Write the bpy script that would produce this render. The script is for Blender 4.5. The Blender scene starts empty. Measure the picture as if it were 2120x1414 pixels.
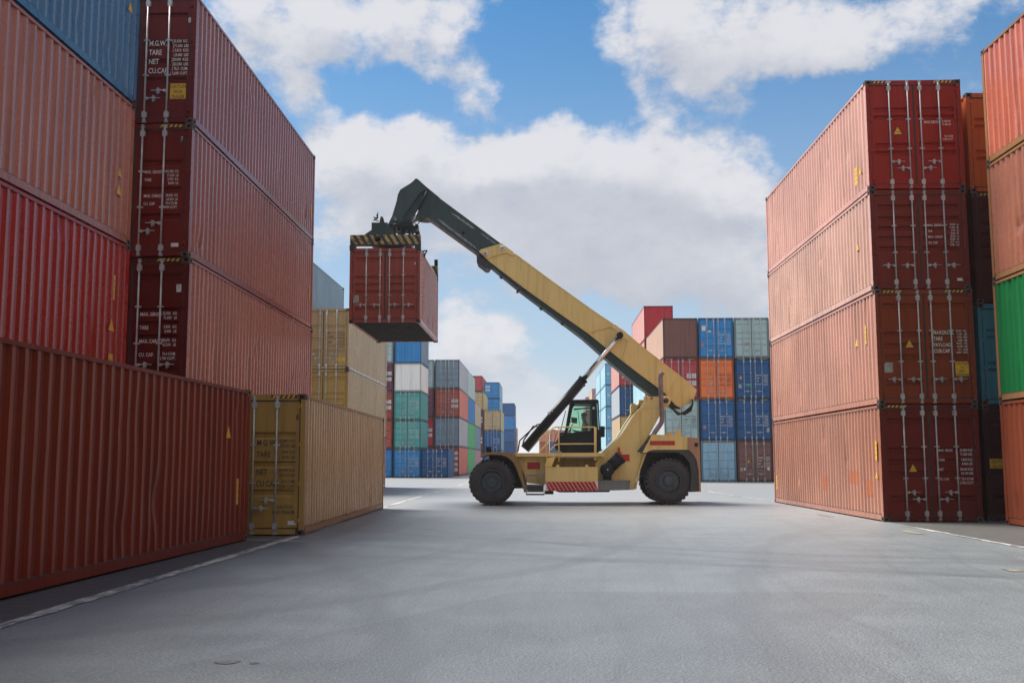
import bpy, bmesh, math, random
from mathutils import Matrix, Vector, noise as mnoise
random.seed(7)
R = math.radians
S = bpy.context.scene
COL = S.collection

# ------------------------------------------------------------------ camera
F_PX, PITCH, YAW, ROLL, EYE = 2157.42, 0.1136, -0.03, -0.0018, 1.523
cam = bpy.data.cameras.new('camera')
cam.sensor_width = 36.0
cam.lens = 36.0 * F_PX / 2120.0
cam.clip_start, cam.clip_end = 0.1, 6000
co = bpy.data.objects.new('camera', cam)
co.matrix_world = (Matrix.Translation((0, 0, EYE)) @ Matrix.Rotation(-YAW, 4, 'Z')
                   @ Matrix.Rotation(math.pi / 2 + PITCH, 4, 'X') @ Matrix.Rotation(ROLL, 4, 'Z'))
COL.objects.link(co)
S.camera = co


def ray(u, v):
    """direction of the point seen at photograph pixel (u, v)"""
    a, b = u - 1060, v - 707
    c, s = math.cos(ROLL), math.sin(ROLL)
    a, b = a * c + b * s, -a * s + b * c
    x, y, z = a / F_PX, 1.0, -b / F_PX
    c, s = math.cos(PITCH), math.sin(PITCH)
    y, z = c * y - s * z, s * y + c * z
    c, s = math.cos(YAW), math.sin(YAW)
    return Vector((x * c + y * s, -x * s + y * c, z))


def P(u, v, Y):
    """world (x, z) of photograph pixel (u, v) on the plane y = Y"""
    r = ray(u, v)
    t = Y / r.y
    return (r.x * t, EYE + r.z * t)


# ------------------------------------------------------------------ light
S.view_settings.view_transform = 'Standard'
S.view_settings.look = 'None'
S.view_settings.gamma = 1.0
S.view_settings.exposure = 0.95
S.cycles.use_denoising = True
S.cycles.denoising_prefilter = 'ACCURATE'
S.cycles.max_bounces = 8
S.cycles.volume_bounces = 1
S.cycles.transparent_max_bounces = 12

SUN_TO = Vector((-0.48, 0.32, 0.83)).normalized()
sun = bpy.data.lights.new('sun', 'SUN')
sun.energy = 5.0
sun.angle = R(30)
sun.color = (1.0, 0.93, 0.84)
so = bpy.data.objects.new('sun', sun)
so.rotation_euler = SUN_TO.to_track_quat('Z', 'Y').to_euler()
so.location = (-60, 20, 60)
COL.objects.link(so)

W = bpy.data.worlds.new('World')
S.world = W
W.use_nodes = True
NT = W.node_tree
NT.nodes.clear()


class NB:
    """small node-graph builder"""
    def __init__(self, nt):
        self.nt = nt

    def n(self, t, ins=None, **kw):
        nd = self.nt.nodes.new(t)
        for k, v in kw.items():
            setattr(nd, k, v)
        for k, v in (ins or {}).items():
            self.set(nd, k, v)
        return nd

    def set(self, nd, k, v):
        s = nd.inputs[k]
        if isinstance(v, bpy.types.NodeSocket):
            self.nt.links.new(v, s)
        elif isinstance(v, bpy.types.Node):
            self.nt.links.new(v.outputs[0], s)
        else:
            s.default_value = v

    def m(self, op, a, b=None, c=None, clamp=False):
        ins = {0: a}
        if b is not None: ins[1] = b
        if c is not None: ins[2] = c
        return self.n('ShaderNodeMath', ins, operation=op, use_clamp=clamp).outputs[0]

    def v(self, op, a, b=None):
        ins = {0: a}
        if b is not None: ins[1] = b
        nd = self.n('ShaderNodeVectorMath', ins, operation=op)
        return nd.outputs['Value'] if op in ('DOT_PRODUCT', 'LENGTH') else nd.outputs[0]

    def mix(self, f, a, b, blend='MIX'):
        nd = self.nt.nodes.new('ShaderNodeMix')
        nd.data_type = 'RGBA'
        nd.blend_type = blend
        for i, x in ((0, f), (6, a), (7, b)):
            if isinstance(x, (tuple, list)) and len(x) == 3: x = (*x, 1)
            self.set(nd, i, x)
        return nd.outputs[2]

    def ramp(self, f, stops, interp='LINEAR'):
        nd = self.n('ShaderNodeValToRGB', {0: f})
        cr = nd.color_ramp
        cr.interpolation = interp
        while len(cr.elements) < len(stops): cr.elements.new(0.5)
        for e, (p, c) in zip(cr.elements, stops):
            e.position = p
            e.color = (c, c, c, 1) if not isinstance(c, (tuple, list)) else (*c, 1)
        return nd.outputs[0]

    def smooth(self, x, lo, hi):
        nd = self.n('ShaderNodeMapRange', {0: x, 1: lo, 2: hi}, interpolation_type='SMOOTHSTEP')
        return nd.outputs[0]

    def noise(self, vec, scale, detail=3, rough=0.55, dist=0.0):
        return self.n('ShaderNodeTexNoise', {'Vector': vec, 'Scale': scale, 'Detail': detail, 'Roughness': rough, 'Distortion': dist}).outputs[0]


def px_dir(u, v):
    r = ray(u, v).normalized()
    return math.atan2(r.x, r.y), math.asin(r.z)


# clouds by direction: (photograph pixel of the centre, half sizes in pixels, weight)
CLOUDS = [(800, 28, 190, 70, 1.15), (590, 30, 170, 75, .72), (470, 60, 80, 110, .42), (600, 130, 70, 48, .55), (700, 70, 110, 45, .5),
          (900, 128, 75, 30, .85), (985, 170, 52, 38, .75), (860, 95, 60, 30, .55), (760, 225, 120, 42, .42), (640, 240, 60, 80, .35), (900, 262, 70, 16, .35),
          (1500, 55, 200, 70, 1.15), (1560, 125, 150, 45, 1.0), (1680, 85, 80, 55, .9), (1330, 75, 60, 40, .6), (1255, 115, 65, 45, .5), (1390, 30, 120, 50, .7),
          (1960, 15, 200, 60, .55), (1745, 115, 45, 28, .55), (1100, 5, 160, 22, .45),
          (800, 320, 150, 52, 1.0), (960, 330, 150, 60, 1.0), (1150, 300, 95, 72, 1.1), (1290, 330, 120, 70, 1.1), (1430, 350, 110, 62, 1.05), (1510, 385, 55, 34, .7),
          (1000, 410, 200, 80, 1.0), (1240, 430, 260, 90, 1.15), (1300, 500, 240, 70, 1.1), (1120, 520, 160, 55, .8), (1440, 560, 160, 62, .85), (1320, 590, 250, 42, .6),
          (1540, 520, 110, 90, .62), (760, 410, 100, 70, .6), (690, 470, 90, 130, .6), (1290, 585, 330, 45, .42), (700, 290, 70, 60, .5), (620, 180, 90, 60, .4), (1120, 850, 300, 70, .22), (1480, 640, 140, 60, .45),
          (1010, 680, 88, 48, 1.1), (930, 700, 60, 60, .9), (980, 745, 110, 50, .8), (1060, 790, 80, 40, .45),
          (1340, 225, 62, 42, .58), (1310, 190, 26, 22, .3), (1520, 225, 110, 40, .36), (1560, 292, 50, 18, .22), (1960, 250, 90, 80, .22), (1580, 350, 60, 60, .35)]
HOLES = [(730, 185, 130, 50, .6), (1250, 200, 60, 40, .35), (1700, 190, 110, 50, .3), (560, 260, 70, 60, .3), (1110, 110, 110, 100, .55), (1150, 650, 150, 55, .6), (1690, 270, 150, 90, .35), (1010, 262, 70, 20, .4), (1060, 560, 70, 35, .3)]


def cloud_group():
    g = bpy.data.node_groups.new('cloud_density', 'ShaderNodeTree')
    g.interface.new_socket('Vec', in_out='INPUT', socket_type='NodeSocketVector')
    g.interface.new_socket('Dens', in_out='OUTPUT', socket_type='NodeSocketFloat')
    g.interface.new_socket('Mass', in_out='OUTPUT', socket_type='NodeSocketFloat')
    b = NB(g)
    gi = g.nodes.new('NodeGroupInput')
    go = g.nodes.new('NodeGroupOutput')
    vec = gi.outputs[0]
    wv = b.n('ShaderNodeTexNoise', {'Vector': vec, 'Scale': 9.0, 'Detail': 5.0, 'Roughness': .6})
    warp = b.v('MULTIPLY', b.v('SUBTRACT', wv.outputs['Color'], (.5, .5, .5)), (.11, .075, 0))
    wvec = b.v('ADD', vec, warp)
    acc = 0.0
    for lst, sg in ((CLOUDS, 1), (HOLES, -1)):
        for (cx, cy, rx, ry, am) in lst:
            a, e = px_dir(cx, cy)
            d = b.v('MULTIPLY', b.v('SUBTRACT', wvec, (a, e, 0)), (F_PX / rx * .93, F_PX / ry * .93, 0))
            q = b.m('EXPONENT', b.m('MULTIPLY', b.v('DOT_PRODUCT', d, d), -1.0))
            acc = b.m('MULTIPLY_ADD', q, am * (1.04 if sg > 0 else sg), acc)
    mass = acc
    acc = b.m('SUBTRACT', 1.0, b.m('EXPONENT', b.m('MULTIPLY', b.m('MAXIMUM', acc, -.5), -1.15)))
    acc = b.m('MULTIPLY_ADD', acc, 1.10, -.10)
    n1 = b.noise(b.v('MULTIPLY', vec, (1, 1.35, 1)), 9.0, 9, .62)
    n2 = b.noise(b.v('MULTIPLY', vec, (1, 1.4, 1)), 30.0, 7, .66)
    acc = b.m('MULTIPLY_ADD', b.m('SUBTRACT', n1, .5), 1.55, acc)
    acc = b.m('MULTIPLY_ADD', b.m('SUBTRACT', n2, .5), 1.0, acc)
    g.links.new(acc, go.inputs[0])
    g.links.new(mass, go.inputs[1])
    return g


def build_world():
    b = NB(NT)
    tc = b.n('ShaderNodeTexCoord')
    sep = b.n('ShaderNodeSeparateXYZ', {0: tc.outputs['Generated']})
    az = b.m('ARCTAN2', sep.outputs[0], sep.outputs[1])
    el = b.m('ARCSINE', sep.outputs[2])
    vec = b.n('ShaderNodeCombineXYZ', {0: az, 1: el, 2: 0.0}).outputs[0]
    G = cloud_group()
    d0 = b.n('ShaderNodeGroup', {0: vec}, node_tree=G).outputs[0]
    g1 = b.n('ShaderNodeGroup', {0: b.v('ADD', vec, (-.010, .036, 0))}, node_tree=G)
    d1, m1 = g1.outputs[0], g1.outputs[1]
    back = b.m('MULTIPLY', b.smooth(sep.outputs[1], .82, -.10), .75)  # extra cloud behind and beside the view, added for fill light
    d0 = b.m('ADD', d0, back)
    mask = b.smooth(d0, .14, .76)
    shade = b.smooth(b.m('SUBTRACT', d0, d1), -.62, .50)
    thick = b.smooth(m1, .7, 2.3)
    lit = b.m('MULTIPLY', b.m('MULTIPLY_ADD', shade, .82, .18), b.m('SUBTRACT', 1.0, b.m('MULTIPLY', thick, .62)))
    K = SKY_K
    ccol = b.mix(lit, (.44 * K, .465 * K, .53 * K), (.715 * K, .705 * K, .73 * K))
    sky = b.n('ShaderNodeTexSky', sky_type='NISHITA', sun_disc=False)
    sky.sun_elevation = math.asin(SUN_TO.z)
    sky.sun_rotation = math.atan2(SUN_TO.x, SUN_TO.y)
    sky.altitude = 0
    sky.air_density, sky.dust_density, sky.ozone_density = 1.0, 0.6, 2.5
    skyc = b.mix(1.0, sky.outputs[0], (.34, .66, .80), 'MULTIPLY')
    # thin veil that thickens to the horizon
    hz = b.smooth(el, .46, .0)
    skyc = b.mix(b.m('MULTIPLY', hz, .74), skyc, (.55 * K, .59 * K, .655 * K))
    skyc = b.mix(b.m('MULTIPLY', b.smooth(el, .11, .0), .85), skyc, (.70 * K, .655 * K, .69 * K))
    colr = b.mix(b.m('MULTIPLY', mask, .93), skyc, ccol)
    bg = b.n('ShaderNodeBackground', {0: colr, 1: SKY_STRENGTH})
    out = b.n('ShaderNodeOutputWorld')
    NT.links.new(bg.outputs[0], out.inputs[0])


SKY_STRENGTH = 0.08
SKY_K = 7.2          # cloud brightness in the sky texture's own units
build_world()
W.cycles.sampling_method = 'MANUAL'
W.cycles.sample_map_resolution = 1024

# ------------------------------------------------------------------ materials
MATS = {}


def new_mat(name):
    m = bpy.data.materials.new(name)
    m.use_nodes = True
    nt = m.node_tree
    nt.nodes.clear()
    b = NB(nt)
    bs = b.n('ShaderNodeBsdfPrincipled')
    out = b.n('ShaderNodeOutputMaterial')
    nt.links.new(bs.outputs[0], out.inputs[0])
    return m, b, bs


def paint(name, rgb, fade=.35, dirt=.35, rust=.35, rough=.42, spec=.12):
    key = (name, rgb, fade, dirt, rust, rough, spec)
    if key in MATS: return MATS[key]
    m, b, bs = new_mat(name)
    pos = b.n('ShaderNodeNewGeometry').outputs['Position']
    mx = max(rgb)
    chalk = tuple(min(.9, c * 1.28 + .05 * mx) for c in rgb)
    n1 = b.noise(pos, .55, 5, .6)
    c = b.mix(b.m('MULTIPLY', b.ramp(n1, [(.38, 0.0), (.68, 1.0)]), fade), rgb, chalk)
    st = b.noise(b.v('MULTIPLY', pos, (5.0, 5.0, .22)), 1.4, 6, .68)
    c = b.mix(b.m('MULTIPLY', b.ramp(st, [(.48, 0.0), (.70, 1.0)]), dirt), c, tuple(x * .34 + .012 * mx for x in rgb))
    st2 = b.noise(b.v('MULTIPLY', pos, (9.0, 9.0, .35)), 1.0, 4, .6)
    c = b.mix(b.m('MULTIPLY', b.ramp(st2, [(.58, 0.0), (.76, 1.0)]), fade * .8), c, tuple(min(.9, x * 1.35 + .07 * mx) for x in rgb))
    rn = b.noise(b.v('MULTIPLY', pos, (2.2, 2.2, 1.3)), 2.3, 9, .72)
    c = b.mix(b.m('MULTIPLY', b.ramp(rn, [(.63, 0.0), (.70, 1.0)]), rust), c, (.075, .032, .016))
    sc = b.noise(b.v('MULTIPLY', pos, (.9, .9, 8.0)), 1.7, 7, .72)
    sk = b.m('MULTIPLY', b.ramp(sc, [(.64, 0.0), (.69, 1.0)]), b.ramp(b.noise(pos, .8, 2), [(.45, 0.0), (.6, 1.0)]))
    c = b.mix(b.m('MULTIPLY', sk, min(.6, dirt * 1.1)), c, tuple(min(.9, x * 1.5 + .16 * mx) for x in rgb))
    b.set(bs, 'Base Color', c)
    rr = b.m('MULTIPLY_ADD', b.noise(pos, 3.0, 4), .22, rough - .11)
    b.set(bs, 'Roughness', rr)
    b.set(bs, 'Specular IOR Level', spec)
    bp = b.n('ShaderNodeBump', {'Strength': .16, 'Distance': .02, 'Height': b.noise(pos, 2.6, 4, .55)})
    b.set(bs, 'Normal', bp.outputs[0])
    MATS[key] = m
    return m


def plain(name, rgb, rough=.5, metal=0.0, var=.25, scale=6.0):
    key = (name, rgb, rough, metal, var)
    if key in MATS: return MATS[key]
    m, b, bs = new_mat(name)
    pos = b.n('ShaderNodeNewGeometry').outputs['Position']
    n = b.noise(pos, scale, 5, .62)
    c = b.mix(b.ramp(n, [(.35, 0.0), (.7, 1.0)]), tuple(x * (1 - var) for x in rgb), tuple(min(.95, x * (1 + var)) for x in rgb))
    b.set(bs, 'Base Color', c)
    b.set(bs, 'Roughness', rough)
    b.set(bs, 'Metallic', metal)
    MATS[key] = m
    return m


def glass_mat():
    m, b, bs = new_mat('tinted_glass')
    b.set(bs, 'Base Color', (.50, .72, .62, 1))
    b.set(bs, 'Roughness', .03)
    b.set(bs, 'IOR', 1.25)
    tr = b.n('ShaderNodeBsdfTransparent', {0: (.76, .92, .84, 1)})
    gl = b.n('ShaderNodeBsdfGlossy', {0: (.9, .95, .93, 1), 1: .03})
    fr = b.n('ShaderNodeFresnel', {0: 1.35})
    mx = b.n('ShaderNodeMixShader', {0: fr.outputs[0], 1: tr.outputs[0], 2: gl.outputs[0]})
    out = [n for n in b.nt.nodes if n.type == 'OUTPUT_MATERIAL'][0]
    b.nt.links.new(mx.outputs[0], out.inputs[0])
    return m


def worn_stripes(name, ca, cb, period, slant, wear=.5):
    """diagonal hazard stripes in object x / z, with the light colour worn away in patches"""
    m, b, bs = new_mat(name)
    tc = b.n('ShaderNodeTexCoord').outputs['Object']
    sp = b.n('ShaderNodeSeparateXYZ', {0: tc})
    t = b.m('ADD', sp.outputs[0], b.m('MULTIPLY', sp.outputs[2], slant))
    fr = b.m('FRACT', b.m('DIVIDE', t, period))
    stripe = b.m('LESS_THAN', fr, .5)
    n = b.noise(tc, 5.5, 7, .68)
    keep = b.m('MULTIPLY', stripe, b.m('SUBTRACT', 1.0, b.m('MULTIPLY', b.ramp(n, [(.50, 0.0), (.56, 1.0)]), wear)))
    c = b.mix(keep, cb, ca)
    n2 = b.noise(tc, 14, 6, .7)
    c = b.mix(b.m('MULTIPLY', b.ramp(n2, [(.55, 0.0), (.75, 1.0)]), .4), c, (.05, .045, .04))
    b.set(bs, 'Base Color', c)
    b.set(bs, 'Roughness', .55)
    return m


GALV = plain('galvanised_steel', (.40, .42, .43), .42, .35)
RUBBER = plain('gasket_rubber', (.022, .022, .022), .7)
DARK = plain('dark_steel', (.03, .032, .034), .55)
CAST = plain('corner_casting_steel', (.075, .045, .034), .6, 0, .5)
HOLE = plain('casting_hole', (.006, .006, .006), .9)
UNDER = plain('underside_steel', (.05, .05, .048), .7, 0, .4)
WHITE = plain('white_lettering', (.62, .61, .58), .6, 0, .12)
BLACKINK = plain('black_lettering', (.02, .02, .018), .6)
SIGN_Y = plain('yellow_sign', (.62, .36, .02), .55, 0, .12)
LABEL_W = plain('white_sticker', (.58, .59, .57), .6, 0, .15)
PLATE = plain('data_plate', (.30, .31, .28), .5, .2, .25)
BRASS = plain('brass_padlock', (.35, .24, .06), .4, .6)

# ------------------------------------------------------------------ geometry helpers
class MB:
    """collects faces; .link() makes ONE mesh object"""
    def __init__(self):
        self.v, self.f, self.mi, self.sm = [], [], [], []

    def face(self, pts, mi=0, smooth=False):
        i = len(self.v)
        self.v += [tuple(p) for p in pts]
        self.f.append(list(range(i, i + len(pts))))
        self.mi.append(mi)
        self.sm.append(smooth)

    def box(self, x0, x1, y0, y1, z0, z1, mi=0):
        if x0 > x1: x0, x1 = x1, x0
        if y0 > y1: y0, y1 = y1, y0
        if z0 > z1: z0, z1 = z1, z0
        i = len(self.v)
        self.v += [(x0, y0, z0), (x1, y0, z0), (x1, y1, z0), (x0, y1, z0), (x0, y0, z1), (x1, y0, z1), (x1, y1, z1), (x0, y1, z1)]
        for q in ((0, 3, 2, 1), (4, 5, 6, 7), (0, 1, 5, 4), (1, 2, 6, 5), (2, 3, 7, 6), (3, 0, 4, 7)):
            self.f.append([i + k for k in q]); self.mi.append(mi); self.sm.append(False)

    def prism(self, poly, y0, y1, mi=0):
        """polygon of (x, z) extruded from y0 to y1"""
        i = len(self.v)
        n = len(poly)
        ar = sum(poly[k][0] * poly[(k + 1) % n][1] - poly[(k + 1) % n][0] * poly[k][1] for k in range(n))
        if ar < 0: poly = poly[::-1]
        self.v += [(x, y0, z) for x, z in poly] + [(x, y1, z) for x, z in poly]
        self.f.append([i + k for k in range(n)])
        self.f.append([i + n + k for k in reversed(range(n))])
        self.mi += [mi, mi]; self.sm += [False, False]
        for k in range(n):
            k2 = (k + 1) % n
            self.f.append([i + k, i + n + k, i + n + k2, i + k2]); self.mi.append(mi); self.sm.append(False)

    def tube(self, pts, r, seg=10, mi=0, cap=True):
        pts = [Vector(p) for p in pts]
        rr = r if isinstance(r, (list, tuple)) else [r] * len(pts)
        rings = []
        up = None
        for k, p in enumerate(pts):
            a = pts[max(0, k - 1)]; c = pts[min(len(pts) - 1, k + 1)]
            t = (c - a).normalized()
            if up is None:
                up = Vector((0, 0, 1)) if abs(t.z) < .9 else Vector((0, 1, 0))
            s = t.cross(up).normalized()
            w = s.cross(t).normalized()
            up = w
            i = len(self.v)
            for j in range(seg):
                an = 2 * math.pi * j / seg
                self.v.append(tuple(p + s * (math.cos(an) * rr[k]) + w * (math.sin(an) * rr[k])))
            rings.append(i)
        for a, c in zip(rings, rings[1:]):
            for j in range(seg):
                j2 = (j + 1) % seg
                self.f.append([a + j, a + j2, c + j2, c + j]); self.mi.append(mi); self.sm.append(True)
        if cap:
            self.f.append([rings[0] + j for j in reversed(range(seg))]); self.mi.append(mi); self.sm.append(False)
            self.f.append([rings[-1] + j for j in range(seg)]); self.mi.append(mi); self.sm.append(False)

    def lathe_y(self, cx, cz, prof, seg=48, mi=0, smooth=True, closed=False):
        """profile of (radius, y) turned about the y axis through (cx, cz)"""
        rings = []
        for r, y in prof:
            i = len(self.v)
            for j in range(seg):
                a = 2 * math.pi * j / seg
                self.v.append((cx + r * math.cos(a), y, cz + r * math.sin(a)))
            rings.append(i)
        pr = list(zip(rings, rings[1:]))
        if closed: pr.append((rings[-1], rings[0]))
        for a, c in pr:
            for j in range(seg):
                j2 = (j + 1) % seg
                self.f.append([a + j, c + j, c + j2, a + j2]); self.mi.append(mi); self.sm.append(smooth)

    def holed(self, o, u, v, w, h, hw, hh, dep, mi=0, mh=1):
        """rectangular face (origin o, sides u*w, v*h) with an oval hole of depth dep"""
        o, u, v = Vector(o), Vector(u), Vector(v)
        nrm = u.cross(v)
        c = o + u * (w / 2) + v * (h / 2)
        outer = [(-w / 2, -h / 2), (0, -h / 2), (w / 2, -h / 2), (w / 2, 0), (w / 2, h / 2), (0, h / 2), (-w / 2, h / 2), (-w / 2, 0)]
        inner = [(-hw * .7, -hh * .8), (0, -hh), (hw * .7, -hh * .8), (hw, 0), (hw * .7, hh * .8), (0, hh), (-hw * .7, hh * .8), (-hw, 0)]
        po = [c + u * a + v * b for a, b in outer]
        pi_ = [c + u * a + v * b for a, b in inner]
        pd = [p - nrm * dep for p in pi_]
        for k in range(8):
            k2 = (k + 1) % 8
            self.face([po[k], po[k2], pi_[k2], pi_[k]], mi)
            self.face([pi_[k], pi_[k2], pd[k2], pd[k]], mh)
        self.face(pd, mh)

    def mesh(self, name):
        me = bpy.data.meshes.new(name)
        me.from_pydata(self.v, [], self.f)
        me.polygons.foreach_set('material_index', self.mi)
        me.polygons.foreach_set('use_smooth', self.sm)
        me.update()
        return me

    def link(self, name, mats, parent=None, **kw):
        return link(name, self.mesh(name), mats, parent, **kw)


def link(name, me, mats, parent=None, loc=None):
    """one mesh object; meshes may be shared, so the materials sit on the object"""
    if not isinstance(mats, (list, tuple)): mats = [mats]
    while len(me.materials) < len(mats): me.materials.append(None)
    o = bpy.data.objects.new(name, me)
    COL.objects.link(o)
    for s, m in zip(o.material_slots, mats):
        s.link = 'OBJECT'
        s.material = m
    if parent is not None: o.parent = parent
    if loc: o.location = loc
    return o


def tag(o, label=None, cat=None, group=None, kind=None):
    for k, v in (('label', label), ('category', cat), ('group', group), ('kind', kind)):
        if v: o[k] = v
    return o


def empty(name, loc=(0, 0, 0), rz=0.0):
    o = bpy.data.objects.new(name, None)
    o.empty_display_size = .3
    o.location = loc
    o.rotation_euler = (0, 0, rz)
    COL.objects.link(o)
    return o


def text_bm(mb, body, x, z, size, y=-.004, xs=.72, align='LEFT', bold=.012, mi=0, spacing=1.0, line=1.0, shear=0.0):
    """adds text standing in the x / z plane and facing -y"""
    cu = bpy.data.curves.new('lettering', 'FONT')
    cu.body = body
    cu.size = size
    cu.align_x = align
    cu.align_y = 'TOP'
    cu.offset = bold * size
    cu.space_character = spacing
    cu.space_line = line
    cu.shear = shear
    cu.resolution_u = 2
    to = bpy.data.objects.new('lettering', cu)
    me = bpy.data.meshes.new_from_object(to)
    for p in me.polygons:
        mb.face([(x + me.vertices[i].co.x * xs, y, z + me.vertices[i].co.y) for i in p.vertices], mi)
    bpy.data.objects.remove(to)
    bpy.data.meshes.remove(me)
    bpy.data.curves.remove(cu)


# ------------------------------------------------------------------ shipping containers
CW, HC, ST, L40, L20 = 2.438, 2.896, 2.591, 12.192, 6.058
CACHE = {}


def cached(key, fn):
    if key not in CACHE: CACHE[key] = fn()
    return CACHE[key]


def me_frame(L, H):
    b = MB(); h = CW / 2; e = .004
    for s in (-1, 1):
        b.box(s * (h - e), s * (h - .10), e, .13, .118, H - .118)                 # door-end posts
        b.box(s * (h - e), s * (h - .10), L - .10, L - e, .118, H - .118)         # blind-end posts
        b.box(s * (h - .006), s * (h - .07), .178, L - .178, H - .078, H - .020)  # top rails
        b.box(s * (h - .006), s * (h - .05), .178, L - .178, .030, .160)          # bottom rails
        b.box(s * (h - .05), s * (h - .11), .178, L - .178, .030, .045)
        b.box(s * (h - .030), s * (h - .06), .132, L - .102, .160, .186, 2)       # dark strip above the rail
        b.box(s * (h - .006), s * (h - .10), .0015, e - .0002, .118, H - .118, 1) # post fronts in the door colour
    for y0, y1 in ((.006, .10), (L - .10, L - .006)):
        b.box(-h + .162, h - .162, y0, y1, H - .125, H - .006, 1)
        b.box(-h + .162, h - .162, y0, y1, .03, .135, 1)
    return b.mesh('frame')


def me_cast(L, H):
    out = []
    h = CW / 2
    for sx in (-1, 1):
        for y0 in (0, L):
            for z0 in (0, H - .118):
                b = MB()
                x0, x1 = sorted((sx * h, sx * (h - .162)))
                ya, yb = (0, .178) if y0 == 0 else (L - .178, L)
                sy = -1 if y0 == 0 else 1
                z1 = z0 + .118
                # outward faces with the oval lifting holes
                if sx > 0: b.holed((x1, ya, z0), (0, 1, 0), (0, 0, 1), .178, .118, .045, .033, .05)
                else: b.holed((x0, yb, z0), (0, -1, 0), (0, 0, 1), .178, .118, .045, .033, .05)
                if sy < 0: b.holed((x0, ya, z0), (1, 0, 0), (0, 0, 1), .162, .118, .045, .033, .05)
                else: b.holed((x1, yb, z0), (-1, 0, 0), (0, 0, 1), .162, .118, .045, .033, .05)
                xi = x0 if sx > 0 else x1
                yi = yb if sy < 0 else ya
                b.face([(xi, ya, z0), (xi, yb, z0), (xi, yb, z1), (xi, ya, z1)])
                b.face([(x0, yi, z0), (x1, yi, z0), (x1, yi, z1), (x0, yi, z1)])
                b.face([(x0, ya, z0), (x0, yb, z0), (x1, yb, z0), (x1, ya, z0)])
                b.face([(x0, ya, z1), (x1, ya, z1), (x1, yb, z1), (x0, yb, z1)])
                out.append(b.mesh('corner_casting'))
    return out


def wave(a, b, n, d_out, d_in):
    """trapezoid corrugation between a and b: list of (position, depth)"""
    p = (b - a) / n
    pts = []
    for k in range(n):
        s = a + k * p
        pts += [(s, d_out), (s + .26 * p, d_out), (s + .50 * p, d_in), (s + .76 * p, d_in)]
    pts.append((b, d_out))
    return pts


def me_side(L, H, s, dents=0, seed=0, rows=1):
    """corrugated side wall; s = -1 left, +1 right"""
    h = CW / 2
    n = 42 if L > 8 else 20
    prof = wave(.128, L - .098, n, .016, .052)
    z0, z1 = .172, H - .070
    rnd = random.Random(seed)
    dn = [(rnd.uniform(.5, L - .5), rnd.uniform(z0, z1) if rnd.random() < .5 else rnd.uniform(z0, z0 + .8), rnd.uniform(.08, .28), rnd.uniform(.10, .45), rnd.uniform(-.022, .05)) for _ in range(dents)]
    rows = rows if dents else 1
    v, f = [], []
    for j in range(rows + 1):
        z = z0 + (z1 - z0) * j / rows
        for y, d in prof:
            dy = 0
            for (cy, cz, ry, rz, am) in dn:
                q = ((y - cy) / ry) ** 2 + ((z - cz) / rz) ** 2
                if q < 6: d = d + am * math.exp(-q)
            if dents and 0 < j < rows:
                d += .004 * mnoise.noise(Vector((y * .6 + seed, z * .9, seed)))
                dy = .004 * mnoise.noise(Vector((y * .45, z * .8 + seed, 3.7)))
            v.append((s * (h - max(d, .008)), y + dy, z))
    m = len(prof)
    for j in range(rows):
        for k in range(m - 1):
            q = [j * m + k, j * m + k + 1, (j + 1) * m + k + 1, (j + 1) * m + k]
            f.append(q if s > 0 else q[::-1])
    me = bpy.data.meshes.new('side_wall')
    me.from_pydata(v, [], f)
    me.polygons.foreach_set('material_index', [1 if k % 4 == 0 else 0 for j in range(rows) for k in range(m - 1)])
    me.update()
    return me


def me_end(L, H):
    """corrugated blind end wall"""
    h = CW / 2
    b = MB()
    prof = wave(-h + .10, h - .10, 9, L - .018, L - .056)
    for (x0, d0), (x1, d1) in zip(prof, prof[1:]):
        b.face([(x1, d1, .135), (x0, d0, .135), (x0, d0, H - .125), (x1, d1, H - .125)])
    return b.mesh('end_wall')


def me_roof(L, H):
    b = MB(); h = CW / 2
    b.box(-h + .07, h - .07, .10, L - .10, H - .04, H - .025)
    n = 20 if L < 8 else 40
    p = (L - .6) / n
    for k in range(n):
        b.box(-h + .12, h - .12, .3 + k * p, .3 + k * p + p * .45, H - .025, H - .008)
    return b.mesh('roof')


def me_floor(L, H):
    b = MB(); h = CW / 2
    b.box(-h + .05, h - .05, .10, L - .10, .135, .163)
    n = int(L / .3)
    for k in range(1, n):
        y = k * L / n
        b.box(-h + .052, h - .052, y - .022, y + .022, .03, .135)
    return b.mesh('floor')


DOORS = {
    1: [(.22, .27), (.30, .345), (.585, .635), (.665, .71)],
    2: [(.10, .17), (.235, .295), (.345, .395), (.46, .515), (.575, .63)],
    3: [(.075, .14), (.355, .415), (.465, .525), (.575, .64), (.815, .88)],
    4: [(.245, .30), (.475, .53), (.70, .755)],
    5: [(.10, .155), (.34, .395), (.50, .555), (.66, .715)],
}
DX0, DX1, DZ0 = .025, CW / 2 - .124, .162


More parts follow.
